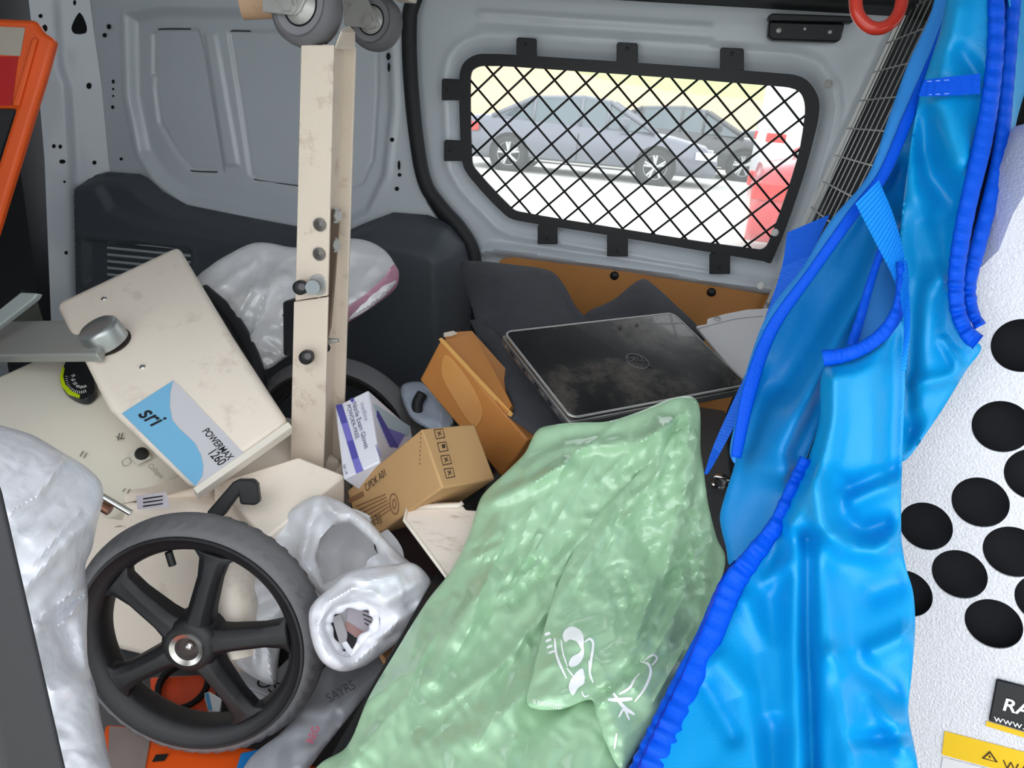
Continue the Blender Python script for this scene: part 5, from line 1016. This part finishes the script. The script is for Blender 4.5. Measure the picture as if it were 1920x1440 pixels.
sheet('outer_flap', [(1738, -60), (1752, 0), (1702, 120), (1666, 220), (1626, 330), (1556, 415), (1506, 500), (1441, 585), (1401, 690), (1379, 790), (1368, 848), (1378, 868), (1394, 800), (1414, 720), (1447, 632), (1522, 518), (1602, 404), (1654, 332), (1694, 234), (1764, 80), (1810, -60)], [(1770, -40, .80), (1680, 220, .80), (1580, 400, .80), (1460, 590, .81), (1375, 850, .79)], M('faded_blue_nylon', (44, 140, 224), .42, bump=.12, bs=500), sm, T=.002, RR=10, noises=[dict(amp=.004, scale=60, ang=-60, an=2.5, seed=63)], res=7)
hem('flap_hem', [(1812, -60, .79), (1768, 70, .79), (1704, 218, .79), (1656, 328, .79), (1602, 398, .79), (1522, 510, .795), (1447, 618, .80), (1405, 735, .79), (1380, 858, .78)], [26, 24, 22, 22, 22, 20, 24, 28, 20], .002, HEMB, sm, rip=.18, lam=44)
strap('rear_strap', [(1476, 436, .86), (1466, 500, .86), (1440, 580, .86), (1402, 690, .86), (1370, 762, .855), (1336, 840, .85), (1320, 890, .85)], [(1556, 402, .85), (1520, 480, .85), (1474, 570, .85), (1424, 680, .85), (1396, 760, .85), (1350, 850, .85), (1328, 888, .85)], WEB2, sm, ribs=90, rib=.0005)
# front panel
vp = [(1545, 692), (1600, 676), (1655, 645), (1690, 600), (1697, 700), (1692, 850), (1690, 1000), (1698, 1060), (1712, 1110), (1716, 1170), (1711, 1250), (1703, 1330), (1706, 1480), (1180, 1490), (1215, 1410), (1290, 1260), (1335, 1175), (1392, 1062), (1445, 1005), (1505, 885), (1536, 790)]
vc = [(1545, 692, .745), (1690, 620, .735), (1690, 900, .72), (1520, 880, .745), (1400, 1060, .735), (1710, 1150, .685), (1300, 1250, .67), (1700, 1440, .60), (1450, 1440, .60), (1200, 1470, .57), (1500, 1150, .70)]
vf = [([(1555, 710), (1550, 800), (1545, 900), (1560, 1000)], 22, .024), ([(1690, 640), (1688, 860)], 24, -.02), ([(1620, 700), (1630, 860)], 40, .014), ([(1595, 915), (1640, 895), (1690, 880)], 12, -.014), ([(1600, 935), (1650, 915), (1690, 905)], 12, .010),
      ([(1530, 900), (1540, 980), (1580, 1020), (1640, 1030), (1680, 1005)], 16, .022), ([(1560, 900), (1570, 970), (1610, 1000), (1660, 990)], 16, -.016), ([(1500, 930), (1500, 1100), (1502, 1300), (1505, 1470)], 24, .020), ([(1515, 1010), (1515, 1200), (1520, 1440)], 11, -.026), ([(1530, 1050), (1560, 1250), (1600, 1440)], 22, .018), ([(1450, 1020), (1440, 1200), (1445, 1440)], 24, -.014), ([(1640, 1220), (1700, 1190)], 14, .012), ([(1600, 1260), (1710, 1320)], 18, -.012), ([(1560, 1230), (1640, 1300), (1700, 1400)], 16, .012), ([(1440, 1090), (1470, 1060)], 10, .008),
      ([(1400, 1130), (1440, 1220), (1450, 1330)], 14, .010), ([(1350, 1240), (1400, 1300), (1420, 1440)], 16, .010), ([(1320, 1290), (1370, 1380)], 12, -.008), ([(1690, 1090), (1640, 1110)], 20, -.01), ([(1610, 1385), (1705, 1375)], 10, -.008), ([(1460, 900), (1480, 980)], 14, .01)]
sheet('front_panel', vp, vc, VEST, sm, T=.0025, RR=14, folds=vf, noises=[dict(amp=.005, scale=150, ang=-80, an=2, warp=.5, seed=71), dict(amp=.0016, scale=55, ang=-60, an=2.4, seed=72)], res=6)
hem('front_hem', [(1512, 860, .738), (1490, 910, .738), (1455, 985, .735), (1405, 1052, .722), (1368, 1105, .71), (1332, 1190, .685), (1290, 1275, .655), (1245, 1370, .61), (1196, 1480, .565)], [26, 30, 32, 40, 48, 50, 54, 58, 66], .006, HEMB, sm, rip=.5, lam=34)
sheet('hem_backing', [(1380, 1050), (1352, 1085), (1318, 1170), (1278, 1265), (1226, 1370), (1180, 1490), (1230, 1490), (1280, 1330), (1330, 1220), (1380, 1110)], [(1370, 1070, .735), (1200, 1450, .585), (1300, 1230, .675)], M('deep_royal_binding', (4, 40, 170), .5), sm, T=.003, RR=10, res=10)
hem('arm_hem', [(1543, 672, .728), (1585, 665, .726), (1625, 648, .724), (1660, 620, .724), (1684, 580, .726), (1692, 530, .73), (1690, 490, .735)], [32, 28, 26, 27, 26, 24, 20], .005, HEMB, sm, rip=.22, lam=30)
hem('arm_hem', [(1597, 648, .77), (1615, 590, .775), (1632, 530, .78), (1655, 460, .785)], [20, 18, 16, 14], .004, HEMB, sm, rip=.15, lam=40)
# right panel
rp_ = [(1795, -60), (1848, -60), (1862, 60), (1857, 160), (1840, 280), (1815, 385), (1796, 470), (1790, 560), (1800, 622), (1840, 650), (1812, 694), (1752, 790), (1690, 866), (1684, 760), (1690, 620), (1695, 540), (1688, 450), (1700, 330), (1722, 190), (1762, 60)]
sheet('side_panel', rp_, [(1820, -40, .755), (1850, 150, .75), (1730, 200, .78), (1800, 450, .75), (1695, 450, .775), (1830, 645, .74), (1690, 860, .755), (1760, 600, .745)], VEST, sm, T=.0025, RR=14,
      folds=[([(1790, 20), (1770, 130)], 20, .012), ([(1720, 230), (1740, 330), (1790, 380)], 22, -.02), ([(1760, 200), (1800, 300)], 24, .016), ([(1740, 420), (1750, 480)], 26, -.022), ([(1710, 320), (1730, 420), (1760, 520)], 16, .014), ([(1700, 560), (1700, 800)], 26, -.022), ([(1740, 560), (1720, 760)], 22, .016), ([(1720, 720), (1790, 705)], 10, .010), ([(1760, 560), (1770, 640)], 20, -.01), ([(1770, 640), (1800, 690)], 9, .008, 1), ([(1800, 100), (1830, 140)], 12, -.008)], noises=[dict(amp=.004, scale=90, ang=-75, an=2, warp=.5, seed=81), dict(amp=.0012, scale=36, ang=-75, an=2.2, seed=82)], res=6)
bd = strap('fabric_band', [(1733, 150, .748), (1770, 145, .741), (1838, 138, .738)], [(1722, 181, .748), (1768, 180, .741), (1838, 176, .738)], HEMB, sm, ribs=6, rib=.0004)
for y0, y1 in ((153, 146), (178, 172)):
    for i in range(6):
        x = 1738 + i * 16; q = lambda xx: (xx, y0 + (y1 - y0) * (xx - 1735) / 100., .7405 + .008 * max(0, (1765 - xx) / 40.))
        mk('stitch', tube([at(*q(x)), at(*q(x + 9))], .0006, 5), M('pale_blue_thread', (120, 160, 250), .6), bd)
hem('side_hem', [(1866, -60, .745), (1868, 60, .742), (1860, 160, .74), (1842, 270, .738), (1818, 370, .736), (1802, 450, .735), (1793, 520, .732), (1796, 582, .728), (1814, 625, .724), (1834, 642, .722)], [34, 32, 34, 36, 34, 34, 32, 30, 30, 34], .006, HEMB, sm, rip=.45, lam=27)
hem('side_hem', [(1905, -60, .775), (1896, 60, .775), (1886, 180, .772), (1876, 280, .768), (1855, 380, .76), (1832, 470, .752), (1818, 535, .745), (1824, 585, .738), (1838, 612, .73)], [30, 28, 28, 30, 30, 30, 26, 24, 24], .006, HEMB, sm, rip=.5, lam=30)
sheet('far_flap', [(1890, -60), (1975, -60), (1940, 110), (1908, 220), (1886, 330), (1860, 420), (1840, 450), (1868, 340), (1886, 200), (1898, 60)], [(1930, -40, .80), (1890, 250, .79), (1850, 430, .77)], VEST, sm, T=.004, RR=14, noises=[dict(amp=.003, scale=40, ang=-75, an=2, seed=83)], res=8)
strap('front_strap', [(1604, 382, .768), (1640, 452, .755), (1676, 525, .735), (1692, 585, .715), (1694, 640, .712), (1688, 695, .715)], [(1648, 338, .768), (1674, 400, .755), (1694, 470, .735), (1704, 540, .715), (1707, 610, .712), (1699, 695, .715)], WEB, sm, ribs=46, rib=.0009)
# ---- red carabiner ring
mk('carabiner', tube(cr([at(x, y, .86) for x, y in [(1604, -60), (1604, 0), (1609, 28), (1630, 50), (1655, 52), (1678, 36), (1690, 8), (1697, -60), (1690, -130), (1650, -160), (1612, -130)]], 8, True), .0072, 14, True), M('red_enamel', (206, 54, 34), .3, coat=.4), label='red rounded metal carabiner loop hanging at the top of the wire mesh', cat='carabiner', smooth=180)

# ---- repeats of one kind share a group
GROUPS = {'felt_pad': 'dark grey felt pads behind the laptop', 'cardboard_box': 'brown cardboard boxes in the pile', 'sedan_car': 'sedans parked outside the window', 'spoked_wheel': 'spoked wheels of the lift', 'front_seat': 'front seats beyond the partition', 'barrier_board': 'orange barrier boards', 'plastic_bag': 'loose plastic bags'}
for o in list(COL.objects):
    k = o.name.split('.')[0]
    if o.parent is None and k in GROUPS: o['group'] = GROUPS[k]
